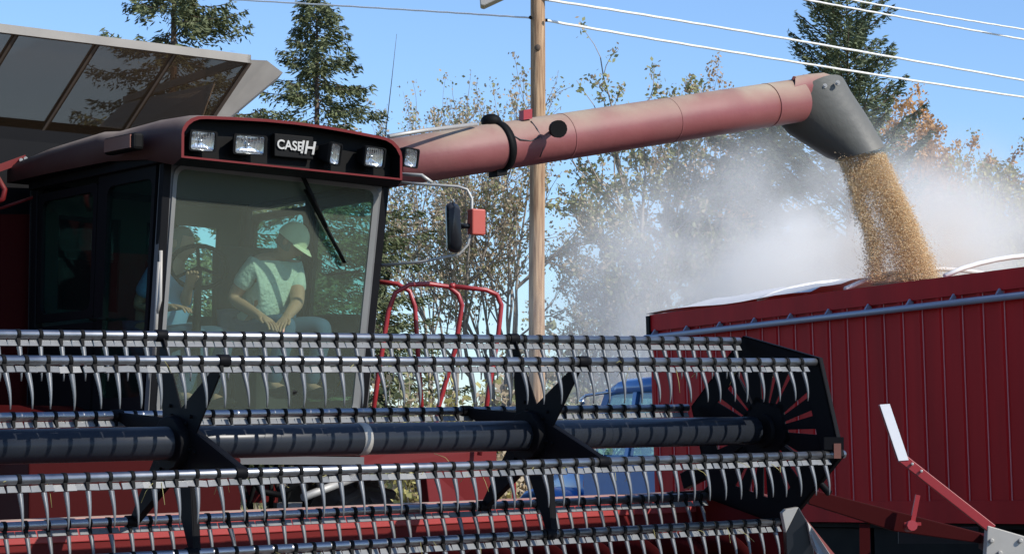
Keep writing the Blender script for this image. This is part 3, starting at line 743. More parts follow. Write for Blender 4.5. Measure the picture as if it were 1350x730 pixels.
m = MB()
pl = [onaug(x, y, .006) for x, y in ((662, 168), (672, 176), (686, 184), (700, 186), (712, 180))]; m.tube(pl, .006, 6)
pl = [onaug(x, y, .006) for x, y in ((700, 160), (708, 170), (714, 182), (716, 196), (712, 207))]; m.tube(pl, .006, 6)
m.build('cable', M['wiredark'], au)
m = MB(); p = onaug(693, 157, .01); m.box(p+UP*.035, (dA*.045, nf*.03, UP*.04)); m.build('marker_block', M['red_bright'], au)
p = onaug(728, 174, 0); m = MB(); m.tube([p, p-V((0, .14, 0))], .02, 8); m.sphere(p-V((-.03, .17, 0)), (.062, .06, .068), nu=14, nv=10); m.tube([p-V((-.03, .19, 0)), p-V((-.05, .25, .01))], [.066, .072], 14)
m.build('auger_light', M['black_matte'], au)

# ================================================================== PEOPLE
def skinmesh(joints, edges, root):
    names = list(joints); me = bpy.data.meshes.new('t'); me.from_pydata([joints[n][0] for n in names], [(names.index(a), names.index(b)) for a, b in edges], [])
    o = bpy.data.objects.new('t', me); col.objects.link(o); sm = o.modifiers.new('s', 'SKIN'); o.modifiers.new('u', 'SUBSURF').levels = 2
    sm.use_smooth_shade = True; o.modifiers['u'].render_levels = 2
    for i, n in enumerate(names):
        r = joints[n][1]; me.skin_vertices[0].data[i].radius = (r, r) if not isinstance(r, tuple) else r
        me.skin_vertices[0].data[i].use_root = (n == root)
    bpy.context.view_layer.update()
    r = bpy.data.meshes.new_from_object(o.evaluated_get(bpy.context.evaluated_depsgraph_get())); bpy.data.objects.remove(o); return r
def add_mesh(m, me, mi=0):
    b = len(m.v); m.v += [v.co.copy() for v in me.vertices]
    for p in me.polygons: m.face([b+i for i in p.vertices], mi, True)
def person(label, hip, fwd, head_off, look, shirt, hands, knees_out, cap, lean=.12, bulk=1):
    fwd = fwd.normalized(); rt = fwd.cross(UP).normalized()     # rt = the person's right
    root = empty('person', hip-UP*.1, label, 'person')
    chest = hip + UP*.36 + fwd*lean; neck = chest + UP*.16 + fwd*.03; headc = neck + UP*.14 + fwd*.05 + head_off
    J = {'hip': (hip, .15*bulk), 'waist': (hip+UP*.17+fwd*lean*.3, .16*bulk), 'chest': (chest, .165*bulk), 'neck': (neck, .062), 'head': (headc-UP*.04, .06)}
    E = [('hip', 'waist'), ('waist', 'chest'), ('chest', 'neck'), ('neck', 'head')]
    for s, k in ((1, 'r'), (-1, 'l')):
        sh = chest + UP*.09 + rt*.19*s*bulk; el_ = hands[k][0]; wr = hands[k][1]; hd_ = (wr-el_).normalized()
        J[k+'sh'] = (sh, .062*bulk); J[k+'el'] = (el_, .045*bulk); J[k+'wr'] = (wr, .03); J[k+'pm'] = (wr+hd_*.07, (.038, .022))
        E += [('chest', k+'sh'), (k+'sh', k+'el'), (k+'el', k+'wr'), (k+'wr', k+'pm')]
        side = hd_.cross(UP).normalized()
        for i, (o_, ln_) in enumerate(((-.03, .075), (-.01, .085), (.011, .08), (.031, .062))):
            a = wr+hd_*.095+side*o_; b_ = a+hd_*ln_*.55-UP*.008; d_ = b_+hd_*ln_*.35-UP*.03
            J[f'{k}f{i}a'] = (a, .010); J[f'{k}f{i}b'] = (b_, .009); J[f'{k}f{i}c'] = (d_, .008)
            E += [(k+'pm', f'{k}f{i}a'), (f'{k}f{i}a', f'{k}f{i}b'), (f'{k}f{i}b', f'{k}f{i}c')]
        a = wr+hd_*.05-side*.045*s*-1; J[k+'t1'] = (a, .011); J[k+'t2'] = (a+hd_*.04-UP*.012, .009); E += [(k+'wr', k+'t1'), (k+'t1', k+'t2')]
        kn = hip + fwd*.46 + rt*(.11+knees_out)*s + UP*.06; an = kn - UP*.42 - fwd*.14
        J[k+'hp'] = (hip+rt*.10*s-UP*.01, .10); J[k+'kn'] = (kn, .065); J[k+'an'] = (an, .042); J[k+'ft'] = (an+fwd*.12-UP*.05, .04)
        E += [('hip', k+'hp'), (k+'hp', k+'kn'), (k+'kn', k+'an'), (k+'an', k+'ft')]
    m = MB(); add_mesh(m, skinmesh(J, E, 'hip'))
    look = look.normalized(); lr = look.cross(UP).normalized(); lu = lr.cross(look).normalized()
    # head with brow, nose, chin, ears
    nu, nv = 28, 20; rows = []
    for i in range(nv+1):
        t = math.pi*i/nv; b = len(m.v)
        for j in range(nu):
            a = 2*math.pi*j/nu; x = math.sin(t)*math.cos(a); y = math.sin(t)*math.sin(a); z = math.cos(t)
            fx, fy, fz = .076*x, .097*y, .118*z
            if z < -.1: fx *= 1+.25*z; fy *= 1+ (.02 if y > 0 else .25)*z
            if y > .3:
                fy += .026*math.exp(-((x*5)**2+((z+.12)*4.5)**2)) + .008*math.exp(-((z-.22)*9)**2)*(1-x*x) - .012*math.exp(-(((abs(x)-.36)*6)**2+((z-.06)*7)**2)) + .007*math.exp(-((x*4)**2+((z+.48)*10)**2))+.010*math.exp(-((x*3)**2+((z+.86)*5)**2))
            m.v.append(headc + lr*fx + look*fy + lu*fz)
        rows.append(b)
    for i in range(nv): m.join(rows[i], rows[i+1], nu, 0)
    for s in (-1, 1):
        m.sphere(headc+lr*.078*s-look*.005, (.012, .022, .032), 0, 8, 6, (lr, look, lu))
        m.sphere(headc+lr*.029*s+look*.083+lu*.010, .010, 1, 8, 6, (lr, look, lu))
    m.box(headc+look*.098-lu*.052, (lr*.022, look*.004, lu*.003), 1)
    body = m.build('body', [M['skin'], M['eye']], root)
    # shirt
    JS = {k: (p, (r+.014 if not isinstance(r, tuple) else r)) for k, (p, r) in J.items() if k in ('hip', 'waist', 'chest', 'rsh', 'lsh')}
    JS['neck'] = (lerp(chest, neck, .55), .085)
    for k in 'rl': JS[k+'sl'] = (lerp(J[k+'sh'][0], J[k+'el'][0], .72), .068); JS[k+'sh'] = (J[k+'sh'][0], .08)
    m = MB(); add_mesh(m, skinmesh(JS, [('hip', 'waist'), ('waist', 'chest'), ('chest', 'neck'), ('chest', 'rsh'), ('chest', 'lsh'), ('rsh', 'rsl'), ('lsh', 'lsl')], 'hip')); m.build('shirt', M[shirt], root)
    JT = {k: (p, r+.014) for k, (p, r) in J.items() if k in ('hip', 'rhp', 'lhp', 'rkn', 'lkn', 'ran', 'lan')}
    m = MB(); add_mesh(m, skinmesh(JT, [('hip', 'rhp'), ('hip', 'lhp'), ('rhp', 'rkn'), ('lhp', 'lkn'), ('rkn', 'ran'), ('lkn', 'lan')], 'hip')); m.build('trousers', M['jeans'], root)
    for k in 'rl': m = MB(); m.sphere(J[k+'ft'][0]-fwd*.03, (.05, .13, .045), 0, 10, 8, (rt, fwd, UP)); m.build('shoe', M['black_matte'], root)
    if cap:
        m = MB(); rows = []
        for i in range(8):
            t = math.pi*.52*i/7; b = len(m.v)
            for j in range(24):
                a = 2*math.pi*j/24; m.v.append(headc+lu*.025 + lr*.096*math.sin(t)*math.cos(a) + look*.115*math.sin(t)*math.sin(a) + lu*.125*math.cos(t))
            rows.append(b)
        for i in range(7): m.join(rows[i], rows[i+1], 24, 0)
        base = []
        n0 = len(m.v)
        for i in range(13):
            a = math.pi*(.1+.8*i/12); r0 = V((.088*math.cos(a), .104*math.sin(a)))
            for q, dz in ((0, .0), (.5, .008), (1, -.012)):
                ex_ = .075*q*math.sin(a); m.v.append(headc+lu*(.020+dz-.0)+lr*r0.x*(1+.05*q)+look*(r0.y+ex_))
        for i in range(12):
            for q in range(2): k = n0+i*3+q; m.face((k, k+3, k+4, k+1), 0, True); 
        m.sphere(headc+lu*.138, .008); m.build('cap', M['cap'], root)
    m = MB(); rows = []
    for i in range(9):
        t = math.pi*(.0 + .66*i/8); b = len(m.v)
        for j in range(24):
            a = 2*math.pi*j/24; y = math.sin(a)*math.sin(t); sh = 1.06 if y < .35 or math.cos(t) > .55 else .93
            m.v.append(headc+lu*.003 + lr*.078*sh*math.sin(t)*math.cos(a) + look*.097*sh*math.sin(t)*math.sin(a) + lu*.120*sh*math.cos(t))
        rows.append(b)
    for i in range(8): m.join(rows[i], rows[i+1], 24, 0)
    m.build('hair', M['hair'], root)
    return root
hip = at(338, 440, 16.62); fw = (F*.9+L*.25)
person('person in a pale green cap and sage shirt seated in the cab, looking down', hip, fw, V((.0, 0, -.05))+F*.08, (F*.75+L*.55-UP*.70), 'shirt',
       {'r': (at(306, 394, 16.42), at(345, 418, 16.15)), 'l': (at(392, 400, 16.48), at(376, 420, 16.2))}, .08, True, lean=.17, bulk=1.14)
hip2 = at(208, 452, 16.45)
person('person in a light blue shirt seated beside the cab door behind the steering wheel', hip2, F*.9+L*.4, V((0, 0, 0)), (F*.8+L*.5-UP*.25), 'shirtblue',
       {'r': (at(180, 405, 16.3), at(225, 405, 16.15)), 'l': (at(243, 400, 16.4), at(250, 372, 16.2))}, .05, False, lean=.1)

# ================================================================== GRAIN TRUCK
tr_ = empty('grain_truck', (at(1100, 600, 23).x, 23, 0), 'red ribbed steel grain box truck with blue cab and white tarp bows receiving the grain', 'grain truck')
TD = V((-.48, .877, 0)).normalized()
T1t = at(1350, 352, 20.0); T1b = at(1364, 690, 20.0); T0t = at(860, 415, 25.06)
upv = (T1t-T1b); hB = upv.length; upn = upv.normalized(); TA = (T0t-T1t); lenA = TA.length; TAn = TA.normalized(); TP = TAn.cross(upn).normalized()
if TP.y < 0: TP = -TP
def tb(a, u, p): return T1t + TAn*a + upn*(u-hB)*1.0 + TP*p      # a along the side towards the cab, u up from floor, p across
A_near = -2.2; A_far = lenA; WB = 2.3
m = MB()
rib = .272; nrib = int((A_far-A_near)/rib)
# corrugated side sheet: alternating shallow channels
for side, p0, sg in ((0, 0, 1), (1, WB, -1)):
    x = A_far
    for i in range(nrib+1):
        a1 = x - i*rib; a2 = a1-.045; a3 = a1-.055; a4 = a1-rib+.055-.045; 
        b0, b1, b2, b3, b4 = a1, a1-.011, a1-.05, a1-.08, a1-rib
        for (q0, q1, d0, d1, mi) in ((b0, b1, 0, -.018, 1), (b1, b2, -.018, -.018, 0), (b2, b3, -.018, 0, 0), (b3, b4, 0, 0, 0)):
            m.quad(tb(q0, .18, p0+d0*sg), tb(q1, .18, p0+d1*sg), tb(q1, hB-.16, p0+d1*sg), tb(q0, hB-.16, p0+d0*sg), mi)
def tbx(a0, a1, u0, u1, p0, p1, mi=0): m.box(tb((a0+a1)/2, (u0+u1)/2, (p0+p1)/2), (TAn*(a1-a0)/2, upn*(u1-u0)/2, TP*(p1-p0)/2), mi)
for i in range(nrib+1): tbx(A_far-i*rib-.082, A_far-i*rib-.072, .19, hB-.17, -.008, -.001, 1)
for p0 in (0, WB):
    tbx(A_near, A_far+.01, hB-.17, hB, p0-.03, p0+.03); tbx(A_near, A_far+.01, 0, .19, p0-.035, p0+.03)
tbx(A_far-.02, A_far+.02, .0, hB-.01, -.02, WB+.02); tbx(A_near-.02, A_near+.02, 0, hB-.01, -.02, WB+.02)
tbx(A_near, A_far, .0, .05, 0.03, WB-.03)
m.build('grain_box', [M['box'], M['boxrib']], tr_)
m = MB(); m.tube([tb(A_near, hB-.235, -.07), tb(A_far+.04, hB-.235, -.07)], .030, 10)
for k in range(13): a = A_far-.1-k*.6; m.beam(tb(a, hB-.235, -.07), tb(a, hB-.17, -.02), .02, .05)
m.build('tarp_rail', M['rail'], tr_)
m = MB(); m.box(tb(A_far+.02, hB-.11, -.03), (TAn*.03, upn*.10, TP*.02)); m.build('corner_post', M['black_matte'], tr_)
def bow(a, h, da=0, t0=0, t1=1, dn=12): return [tb(a+da*t, hB+.01+h*math.sin(math.pi*t)**.8, WB*t) for t in [t0+(t1-t0)*k/dn for k in range(dn+1)]]
m = MB()
aB = [((at(x, 400, 24)-T1t).dot(TAn)) for x in ()]
def a_of(px):
    lo, hi = A_near, A_far
    for _ in range(40):
        mid = (lo+hi)/2; p = tb(mid, hB, 0); x = 675+FPX*p.x/p.y
        if x > px: lo = mid
        else: hi = mid
    return lo
for px in (1000, 1115, 1247, 1420):
    m = MB(); m.tube(bow(a_of(px), .20), .022, 8)
    m.build('tarp_bow', M['bow'], tr_)
m = MB(); pv = None; na = 10; nn_ = 20
a_s, a_e = a_of(1075), A_far+.05
for i in range(na+1):
    a = a_s+(a_e-a_s)*i/na; h = .17*min(1, ((a_e-a)/.9)**.5+.08) - .02*math.sin(i*2.1)
    b = len(m.v)
    for k in range(nn_+1):
        t = k/nn_; m.v.append(tb(a, hB+.02+h*math.sin(math.pi*t)**.8+.012*math.sin(k*1.7+i), -.05+(WB+.1)*t))
    if pv is not None:
        for k in range(nn_): m.face((pv+k, pv+k+1, b+k+1, b+k), 0, True)
    pv = b
m.build('tarp', M['tarp'], tr_)
m = MB(); m.tube([tb(A_near, hB+.06, WB-.1), tb(a_s, hB+.06, WB-.1)], .09, 12); m.build('tarp_roll', M['tarp'], tr_)
# grain heap inside the box
m = MB(); hc = tb(a_of(1225), 0, 1.15); N = 24; pv = None
for i in range(7):
    r = .05+i*.17; b = m.ring(V((hc.x, hc.y, T1b.z+hB-.25-i*.11)), V((r, 0, 0)), V((0, r, 0)), N)
    if pv is not None: m.join(pv, b, N)
    else: m.face(range(b, b+N))
    pv = b
M['graincol'] = mat('grain', (.62, .40, .19), .8, var=.35, scale=60, bump=.6)
heap = m.build('grain_heap', M['graincol'], kind='stuff'); tag(heap, 'golden heap of harvested grain inside the red truck box', 'grain')
# chassis and wheels
m = MB(); tbx_z = -.14
for p0 in (.55, WB-.6): m.box(tb((A_near+A_far)/2+1.4, -.12, p0), (TAn*((A_far-A_near)/2+1.6), upn*.11, TP*.05))
tbx(a_of(1310), a_of(1130), -.50, -.04, .1, .6); tbx(a_of(1125), a_of(930), -.42, -.06, .1, .55); tbx(A_near, A_far, -.05, -.01, .05, WB-.05)  # black boxes added below the grain box to make the underside dark
m.build('chassis', M['black_matte'], tr_)
def tw(a, p, r=.5): 
    q = tb(a, 0, p); return V((q.x, q.y, r))
for a in (-.6, -1.75):
    for p in (.22, WB-.22): wheel('wheel', tw(a, p), TP, .5, .42, tr_, 'steel', lugs=30)
m = MB(); m.prism([at(1185, 696, 20.2), at(1290, 694, 19.6), at(1290, 716, 19.6), at(1185, 716, 20.2)], V((0, .05, 0))); m.build('side_step', M['black'], tr_)
# blue cab
Cc = WB/2; a0 = A_far+.25
def tz(a, z, p): q = tb(a, 0, p); return V((q.x, q.y, z))
def zof(px, py, a, p): q = tz(a, 0, p); return EYE + (600-py)*q.y/FPX
zr = zof(840, 496, a0+.8, .2); zs = zof(830, 600, a0+.8, .2); zh = zof(770, 607, a0+2.2, .3)
m = MB()
def cabring(a, w, zb_, zt_, zsill):
    p0, p1 = Cc-w/2, Cc+w/2
    return [tz(a, zb_, p0), tz(a, zsill, p0-.02), tz(a, zt_-.08, p0+.10), tz(a, zt_, p0+.24), tz(a, zt_+.02, Cc), tz(a, zt_, p1-.24), tz(a, zt_-.08, p1-.10), tz(a, zsill, p1+.02), tz(a, zb_, p1)]
def loft(m, rings, mi=0, caps=True, sm=True, skip=()):
    pv = None
    for r_i, rg_ in enumerate(rings):
        b = len(m.v); m.v += rg_; n = len(rg_)
        if pv is not None:
            for k in range(n):
                if (r_i, k) in skip: continue
                m.face((pv+k, pv+(k+1) % n, b+(k+1) % n, b+k), mi, sm)
        elif caps: m.face(range(b, b+n)[::-1], mi)
        pv = b
    if caps: m.face(range(pv, pv+n), mi)
def strut(A, B, w=.05): m.beam(A, B, w, w)
loft(m, [cabring(a0, 2.0, .75, zs, zs-.0-.01), cabring(a0+1.5, 2.0, .75, zs, zs-.01)], sm=False)     # lower cab (doors)
# roof
def roofr(a, w, z0, z1): p0, p1 = Cc-w/2, Cc+w/2; return [tz(a, z0, p0), tz(a, z1-.04, p0+.03), tz(a, z1, p0+.14), tz(a, z1+.02, Cc), tz(a, z1, p1-.14), tz(a, z1-.04, p1-.03), tz(a, z0, p1)]
loft(m, [roofr(a0, 1.72, zr-.16, zr-.01), roofr(a0+.1, 1.8, zr-.17, zr), roofr(a0+1.0, 1.8, zr-.17, zr-.02), roofr(a0+1.35, 1.7, zr-.22, zr-.12)])
for p0, pw in ((Cc-.98, Cc-.85), (Cc+.98, Cc+.85)):
    for aa, ab in ((a0+.03, a0+.03), (a0+1.46, a0+1.2), (a0+.62, a0+.62)): strut(tz(aa, zs-.05, p0), tz(ab, zr-.14, pw), .07)
strut(tz(a0+1.48, zs-.02, Cc-.95), tz(a0+1.48, zs-.02, Cc+.95), .06)
tc_o = m.build('truck_cab', M['blue'], tr_)
m = MB()
for p0, pw in ((Cc-.99, Cc-.86), (Cc+.99, Cc+.86)): m.quad(tz(a0+.05, zs, p0), tz(a0+1.44, zs, p0), tz(a0+1.19, zr-.16, pw), tz(a0+.05, zr-.16, pw))
m.quad(tz(a0+1.47, zs, Cc-.95), tz(a0+1.47, zs, Cc+.95), tz(a0+1.25, zr-.18, Cc+.82), tz(a0+1.25, zr-.18, Cc-.82))
m.build('window', M['sideglass'], tc_o)
m = MB(); m.box(tz(a0+.3, zs-.05, Cc), (TAn*.1, TP*.6, UP*.35)); m.build('bench_seat', M['seat'], tc_o)
# hood, fenders
m = MB()
def hr(a, w, z0, z1): p0, p1 = Cc-w/2, Cc+w/2; return [tz(a, z0, p0), tz(a, z1-.16, p0), tz(a, z1-.04, p0+.07), tz(a, z1, p0+.25), tz(a, z1+.02, Cc), tz(a, z1, p1-.25), tz(a, z1-.04, p1-.07), tz(a, z1-.16, p1), tz(a, z0, p1)]
loft(m, [hr(a0+1.5, 1.5, .8, zs-.02), hr(a0+2.3, 1.35, .8, zh), hr(a0+2.95, 1.2, .8, zh-.08), hr(a0+3.1, 1.1, .8, zh-.22)])
hood = m.build('hood', M['blue'], tr_)
for p in (.18, WB-.18):
    m = MB(); rg_ = []
    for k in range(9):
        t = math.pi*k/8; aa = a0+2.35+.62*math.cos(t); zz = .62+.58*math.sin(t)
        rg_.append([tz(aa, zz, p-.2), tz(aa, zz+.04, p-.17), tz(aa, zz+.05, p+.15), tz(aa, zz+.04, p+.33 if p < 1 else p+.2), tz(aa, zz-.03, p)])
    loft(m, rg_); m.build('fender', M['blue'], tr_)
for p in (.15, WB-.15): wheel('wheel', tw(a0+2.35, p, .46), TP, .46, .26, tr_, 'steel', lugs=30)
m = MB(); 
for pz in (zs-.45,): m.box(at(775, 637, tz(a0+2.0, 0, 0).y-.12), (TAn*.07, TP*.02, UP*.04))
m.build('turn_signal', M['orange'], hood)
m = MB(); yy = tz(a0+1.5, 0, -.2).y-.15
m.tube([at(765, 527, yy+.3), at(773, 521, yy+.3), at(800, 517, yy+.1), at(832, 516, yy)], .016, 8); m.tube([at(766, 526, yy+.3), at(769, 533, yy+.3)], .03, 8)
m.tube([at(778, 598, yy), at(786, 570, yy), at(800, 560, yy)], .012, 8); m.box(at(782, 598, yy), (V((.03, 0, 0)), V((0, .03, 0)), V((0, 0, .10))))
m.build('mirror_bracket', M['chrome'], tc_o)
m = MB(); yy = tz(a0+.1, 0, -.2).y-.1; m.tube([at(870, 648, yy), at(871, 634, yy), at(875, 626, yy), at(882, 622, yy), at(892, 622, yy)], .018, 8); m.build('grab_handle', M['chrome'], tc_o)
m = MB(); m.prism([at(900, 615, 22.9), at(915, 612, 22.9), at(917, 624, 22.9), at(908, 637, 22.9), at(901, 632, 22.9)], V((0, .03, 0))); m.build('reflector', M['orange'], tr_)
m = MB(); m.beam(tz(a0+3.2, .6, Cc-1.0), tz(a0+3.2, .6, Cc+1.0), .06, .24); m.build('bumper', M['chrome'], tr_)
m = MB(); 
for k in range(9): m.beam(tz(a0+3.13, .86, Cc-.45+k*.11), tz(a0+3.13, zh-.32, Cc-.45+k*.11), .02, .03)
m.build('grille', M['chrome'], hood)

# ================================================================== IMPLEMENT with folding marker at the lower right
ir = empty('implement', at(1260, 700, 15.5)*V((1, 1, 0)), 'red farm implement with a raised arm tipped by a white reflector strip', 'farm implement')
Yi = 15.3
m = MB(); m.prism([at(1160, 533, Yi), at(1173, 532, Yi), at(1198, 606, Yi), at(1185, 607, Yi)], V((0, .02, 0))); m.build('reflector_strip', M['white'], ir)
m = MB(); m.beam(at(1188, 603, Yi+.03), at(1308, 697, Yi+.03), .05, .06)
for t in (.12, .22): p = lerp(at(1188, 603, Yi), at(1308, 697, Yi), t); m.tube([p+UP*.015, p+UP*.015-V((0, .02, 0))], .010, 8, 1)
m.beam(at(1184, 604, Yi+.05), at(1160, 533, Yi+.05), .035, .02)
m.build('marker_arm', [M['red_bright'], M['steel']], ir, bevel=.004)
m = MB(); m.prism([at(1302, 692, Yi), at(1350, 706, Yi), at(1385, 730, Yi), at(1385, 790, Yi), at(1296, 790, Yi)], V((0, .10, 0)))
for px, py in ((1307, 712), (1318, 728), (1345, 712)): p = at(px, py, Yi-.001); m.tube([p, p-V((0, .02, 0))], .016, 8)
m.build('mount_bracket', M['alu'], ir, bevel=.006)
m = MB(); Yj = 16.2
m.prism([at(1066, 645, Yj), at(1072, 645, Yj), at(1310, 706, Yj), at(1310, 718, Yj), at(1180, 700, Yj), at(1066, 664, Yj)], V((0, .12, 0))); m.build('frame_beam', M['red_shaded'], ir, bevel=.006)
m = MB(); m.beam(at(1210, 652, Yj-.1), at(1201, 698, Yj-.1), .03, .03); m.tube([at(1203, 692, Yj-.16), at(1197, 694, Yj-.05)], .035, 10); m.beam(at(1192, 690, Yj-.1), at(1214, 690, Yj-.1), .03, .02); m.build('jack_post', M['red_bright'], ir)
m = MB(); m.beam(at(1340, 760, Yi+.1), V((at(1340, 760, Yi).x, Yi+.1, 0)), .1, .1); m.beam(at(1300, 712, Yj+.05), at(1345, 740, Yi+.1), .1, .1); m.beam(at(1140, 690, Yj+.06), V((at(1140, 690, Yj).x, Yj, 0)), .07, .07); m.build('leg_frame', M['red_shaded'], ir)

# ================================================================== POLE, WIRES, LAMP
YP = 42.0
pr_ = empty('utility_pole', V((at(708, 600, YP).x, YP, 0)), 'tall weathered wooden utility pole with one knot behind the auger', 'utility pole')
px0 = at(708, 440, YP); 
m = MB(); pts = []; rs = []
for k in range(15): z = k*.85; pts.append(V((px0.x+.0105*(z-4)*.3+.008*math.sin(z), YP, z))); rs.append(.150-.0025*z)
m.tube(pts, rs, 20); m.build('pole_shaft', M['wood'], pr_)
m = MB(); m.sphere(at(709, 63, YP-.13), (.05, .03, .06)); m.build('knot', M['barkdark'], pr_)
zt_ = pts[-1]; m = MB(); m.box(V((px0.x, YP-.15, 9.7)), (V((1.1, 0, 0)), V((0, .05, 0)), V((0, 0, .06)))); m.build('crossarm', M['wood'], pr_)
m = MB(); m.tube([at(700, 24, YP-.12), at(699, 23, YP-.16)], .03, 8); m.tube([at(719, 27, YP-.12), at(722, 27, YP-.12)], .03, 8); m.build('insulator', M['black_matte'], pr_)
m = MB(); m.prism([at(632, -6, YP-.8), at(633, 7, YP-.8), at(638, 8, YP-.8), at(668, -6, YP-.8), at(668, -16, YP-.8)], V((0, .35, 0))); lo = m.build('lamp_head', M['alu'], pr_, bevel=.02)
m = MB(); m.tube([at(664, -10, YP-.6), at(700, -14, YP)], .03, 8); m.build('lamp_arm', M['steel'], pr_)
def wire(pts, label, group, r=.017, ma='wire'):
    m = MB(); P = [at(*p) for p in pts]; out = []
    n = 40; A, B, C_ = P[0], P[1], P[2]
    for k in range(n+1):
        t = k/n; q = A*(1-t)*(1-2*t) + B*4*t*(1-t) + C_*t*(2*t-1); out.append(q+UP*.003*math.sin(k*2.3))
    m.tube(out, r, 6); m.build('power_line', M[ma], label=label, cat='power line', group=group)
    tag(bpy.data.objects[[o.name for o in col.objects][-1]])
def wires():
    G = 'power lines across the sky'
    wire([(719, 27, 42), (1035, 80, 48), (1420, 139, 56)], 'lowest sunlit cable running from the wooden pole to the right', G, .024)
    wire([(719, 0, 42), (1035, 51, 48), (1420, 119, 56)], 'second lowest sunlit cable right of the wooden pole', G, .024)
    wire([(1030, -6, 50), (1210, 27, 54), (1420, 65, 60)], 'third cable from below, crossing above the pine at upper right', G, .022)
    wire([(1080, -8, 50), (1240, 21, 54), (1420, 50, 60)], 'topmost cable at the upper right corner of the sky', G, .02)
    wire([(240, -4, 52), (500, 11, 46), (700, 24, 42)], 'single cable coming to the wooden pole from the left', G, .018)
wires()

# ================================================================== TREES
class TB(MB): pass
def rv(): 
    while True:
        v = V((random.uniform(-1, 1), random.uniform(-1, 1), random.uniform(-1, 1)))
        if .05 < v.length < 1: return v.normalized()
def leafq(m, p, s, mi=0, el=1.6):
    a = rv(); b = a.cross(rv()).normalized(); m.quad(p-a*s*el*.5, p+b*s*.5, p+a*s*el*.5, p-b*s*.5, mi)
def limb(m, p, d, ln, r0, r1, n, seg=4, wob=.12, up=0):
    pts = [p]; rs = [r0]
    for k in range(seg):
        d = (d + rv()*wob + UP*up).normalized(); p = p + d*(ln/seg); pts.append(p); rs.append(r0+(r1-r0)*(k+1)/seg)
    m.tube(pts, rs, n, cap=False); return pts, d
def deciduous(name, label, x, Y, ytop, spread_px, leaf, nleaf=1.0, stems=1, seed=1, group='trees along the field edge', lean=0, leafsize=.12, bark='bark', lowest=.35, clump=None):
    random.seed(seed); base = V((at(x, 600, Y).x, Y, 0)); H = EYE+(600-ytop)*Y/FPX; SPR = spread_px*Y/FPX/2
    root = empty(name, base, label, 'tree', group); T = MB(); Lf = MB()
    tips = []
    def rec(p, d, ln, r, lev):
        up = .05 if lev else .02
        pts, dd = limb(T, p, d, ln, r, r*.62, 8 if lev == 0 else (6 if lev == 1 else (4 if lev == 2 else 3)), 5 if lev < 2 else 3, .10+.05*lev, up)
        if lev >= 4 or r < .006: tips.append((pts[-1], dd)); return
        nc = (3, 4, 4, 3)[lev] if lev < 4 else 2
        for k in range(nc):
            t = random.uniform(.35, 1) if k else 1.0
            q = pts[min(len(pts)-1, int(t*(len(pts)-1)+.5))]
            ax = rv(); ax = (ax-dd*ax.dot(dd)).normalized(); an = random.uniform(.3, .85) if k else random.uniform(.05, .3)
            nd = (dd*math.cos(an)+ax*math.sin(an)).normalized()
            rec(q, nd, ln*random.uniform(.55, .78), r*random.uniform(.5, .64), lev+1)
        if lev >= 2: tips.append((pts[-2], dd))
    for s in range(stems):
        a = 2*math.pi*s/max(1, stems)+.4; off = V((math.cos(a), math.sin(a), 0))*(.18 if stems > 1 else 0)
        d = (UP + V((math.cos(a), .4*math.sin(a), 0))*(SPR/H*.75 if stems > 1 else .02) + V((lean, 0, 0))).normalized()
        rec(base+off, d, H*.36, .018*H/max(1, stems)**.4*.75, 0)
    # fit the crown to the measured height and spread
    zs_ = sorted(q.z for q, _ in tips); zc = zs_[-max(3, len(zs_)//60)]; kz = H/zc
    xs = sorted(q.x-base.x for q, _ in tips); ks = min(1.7, max(.6, 2*SPR/max(.5, xs[int(len(xs)*.97)]-xs[int(len(xs)*.03)])))
    def fx(q): u = min(1, q.z/(H*.25)); k = 1+(ks-1)*u; return V((base.x+(q.x-base.x)*k, base.y+(q.y-base.y)*k, q.z*kz))
    T.v = [fx(q) for q in T.v]
    for q, dd in tips:
        q = fx(q)
        dens = nleaf*(1 if clump is None else clump(q))
        n = int(dens*random.uniform(2, 9)+random.random())
        for k in range(n): leafq(Lf, q+rv()*random.uniform(0, .30)-dd*random.uniform(0, .45), .62*leafsize*random.uniform(.6, 1.25), random.choice((0, 0, 1)))
    T.build('trunk', M[bark], root); Lf.build('crown', [M[leaf[0]], M[leaf[1]]], root)
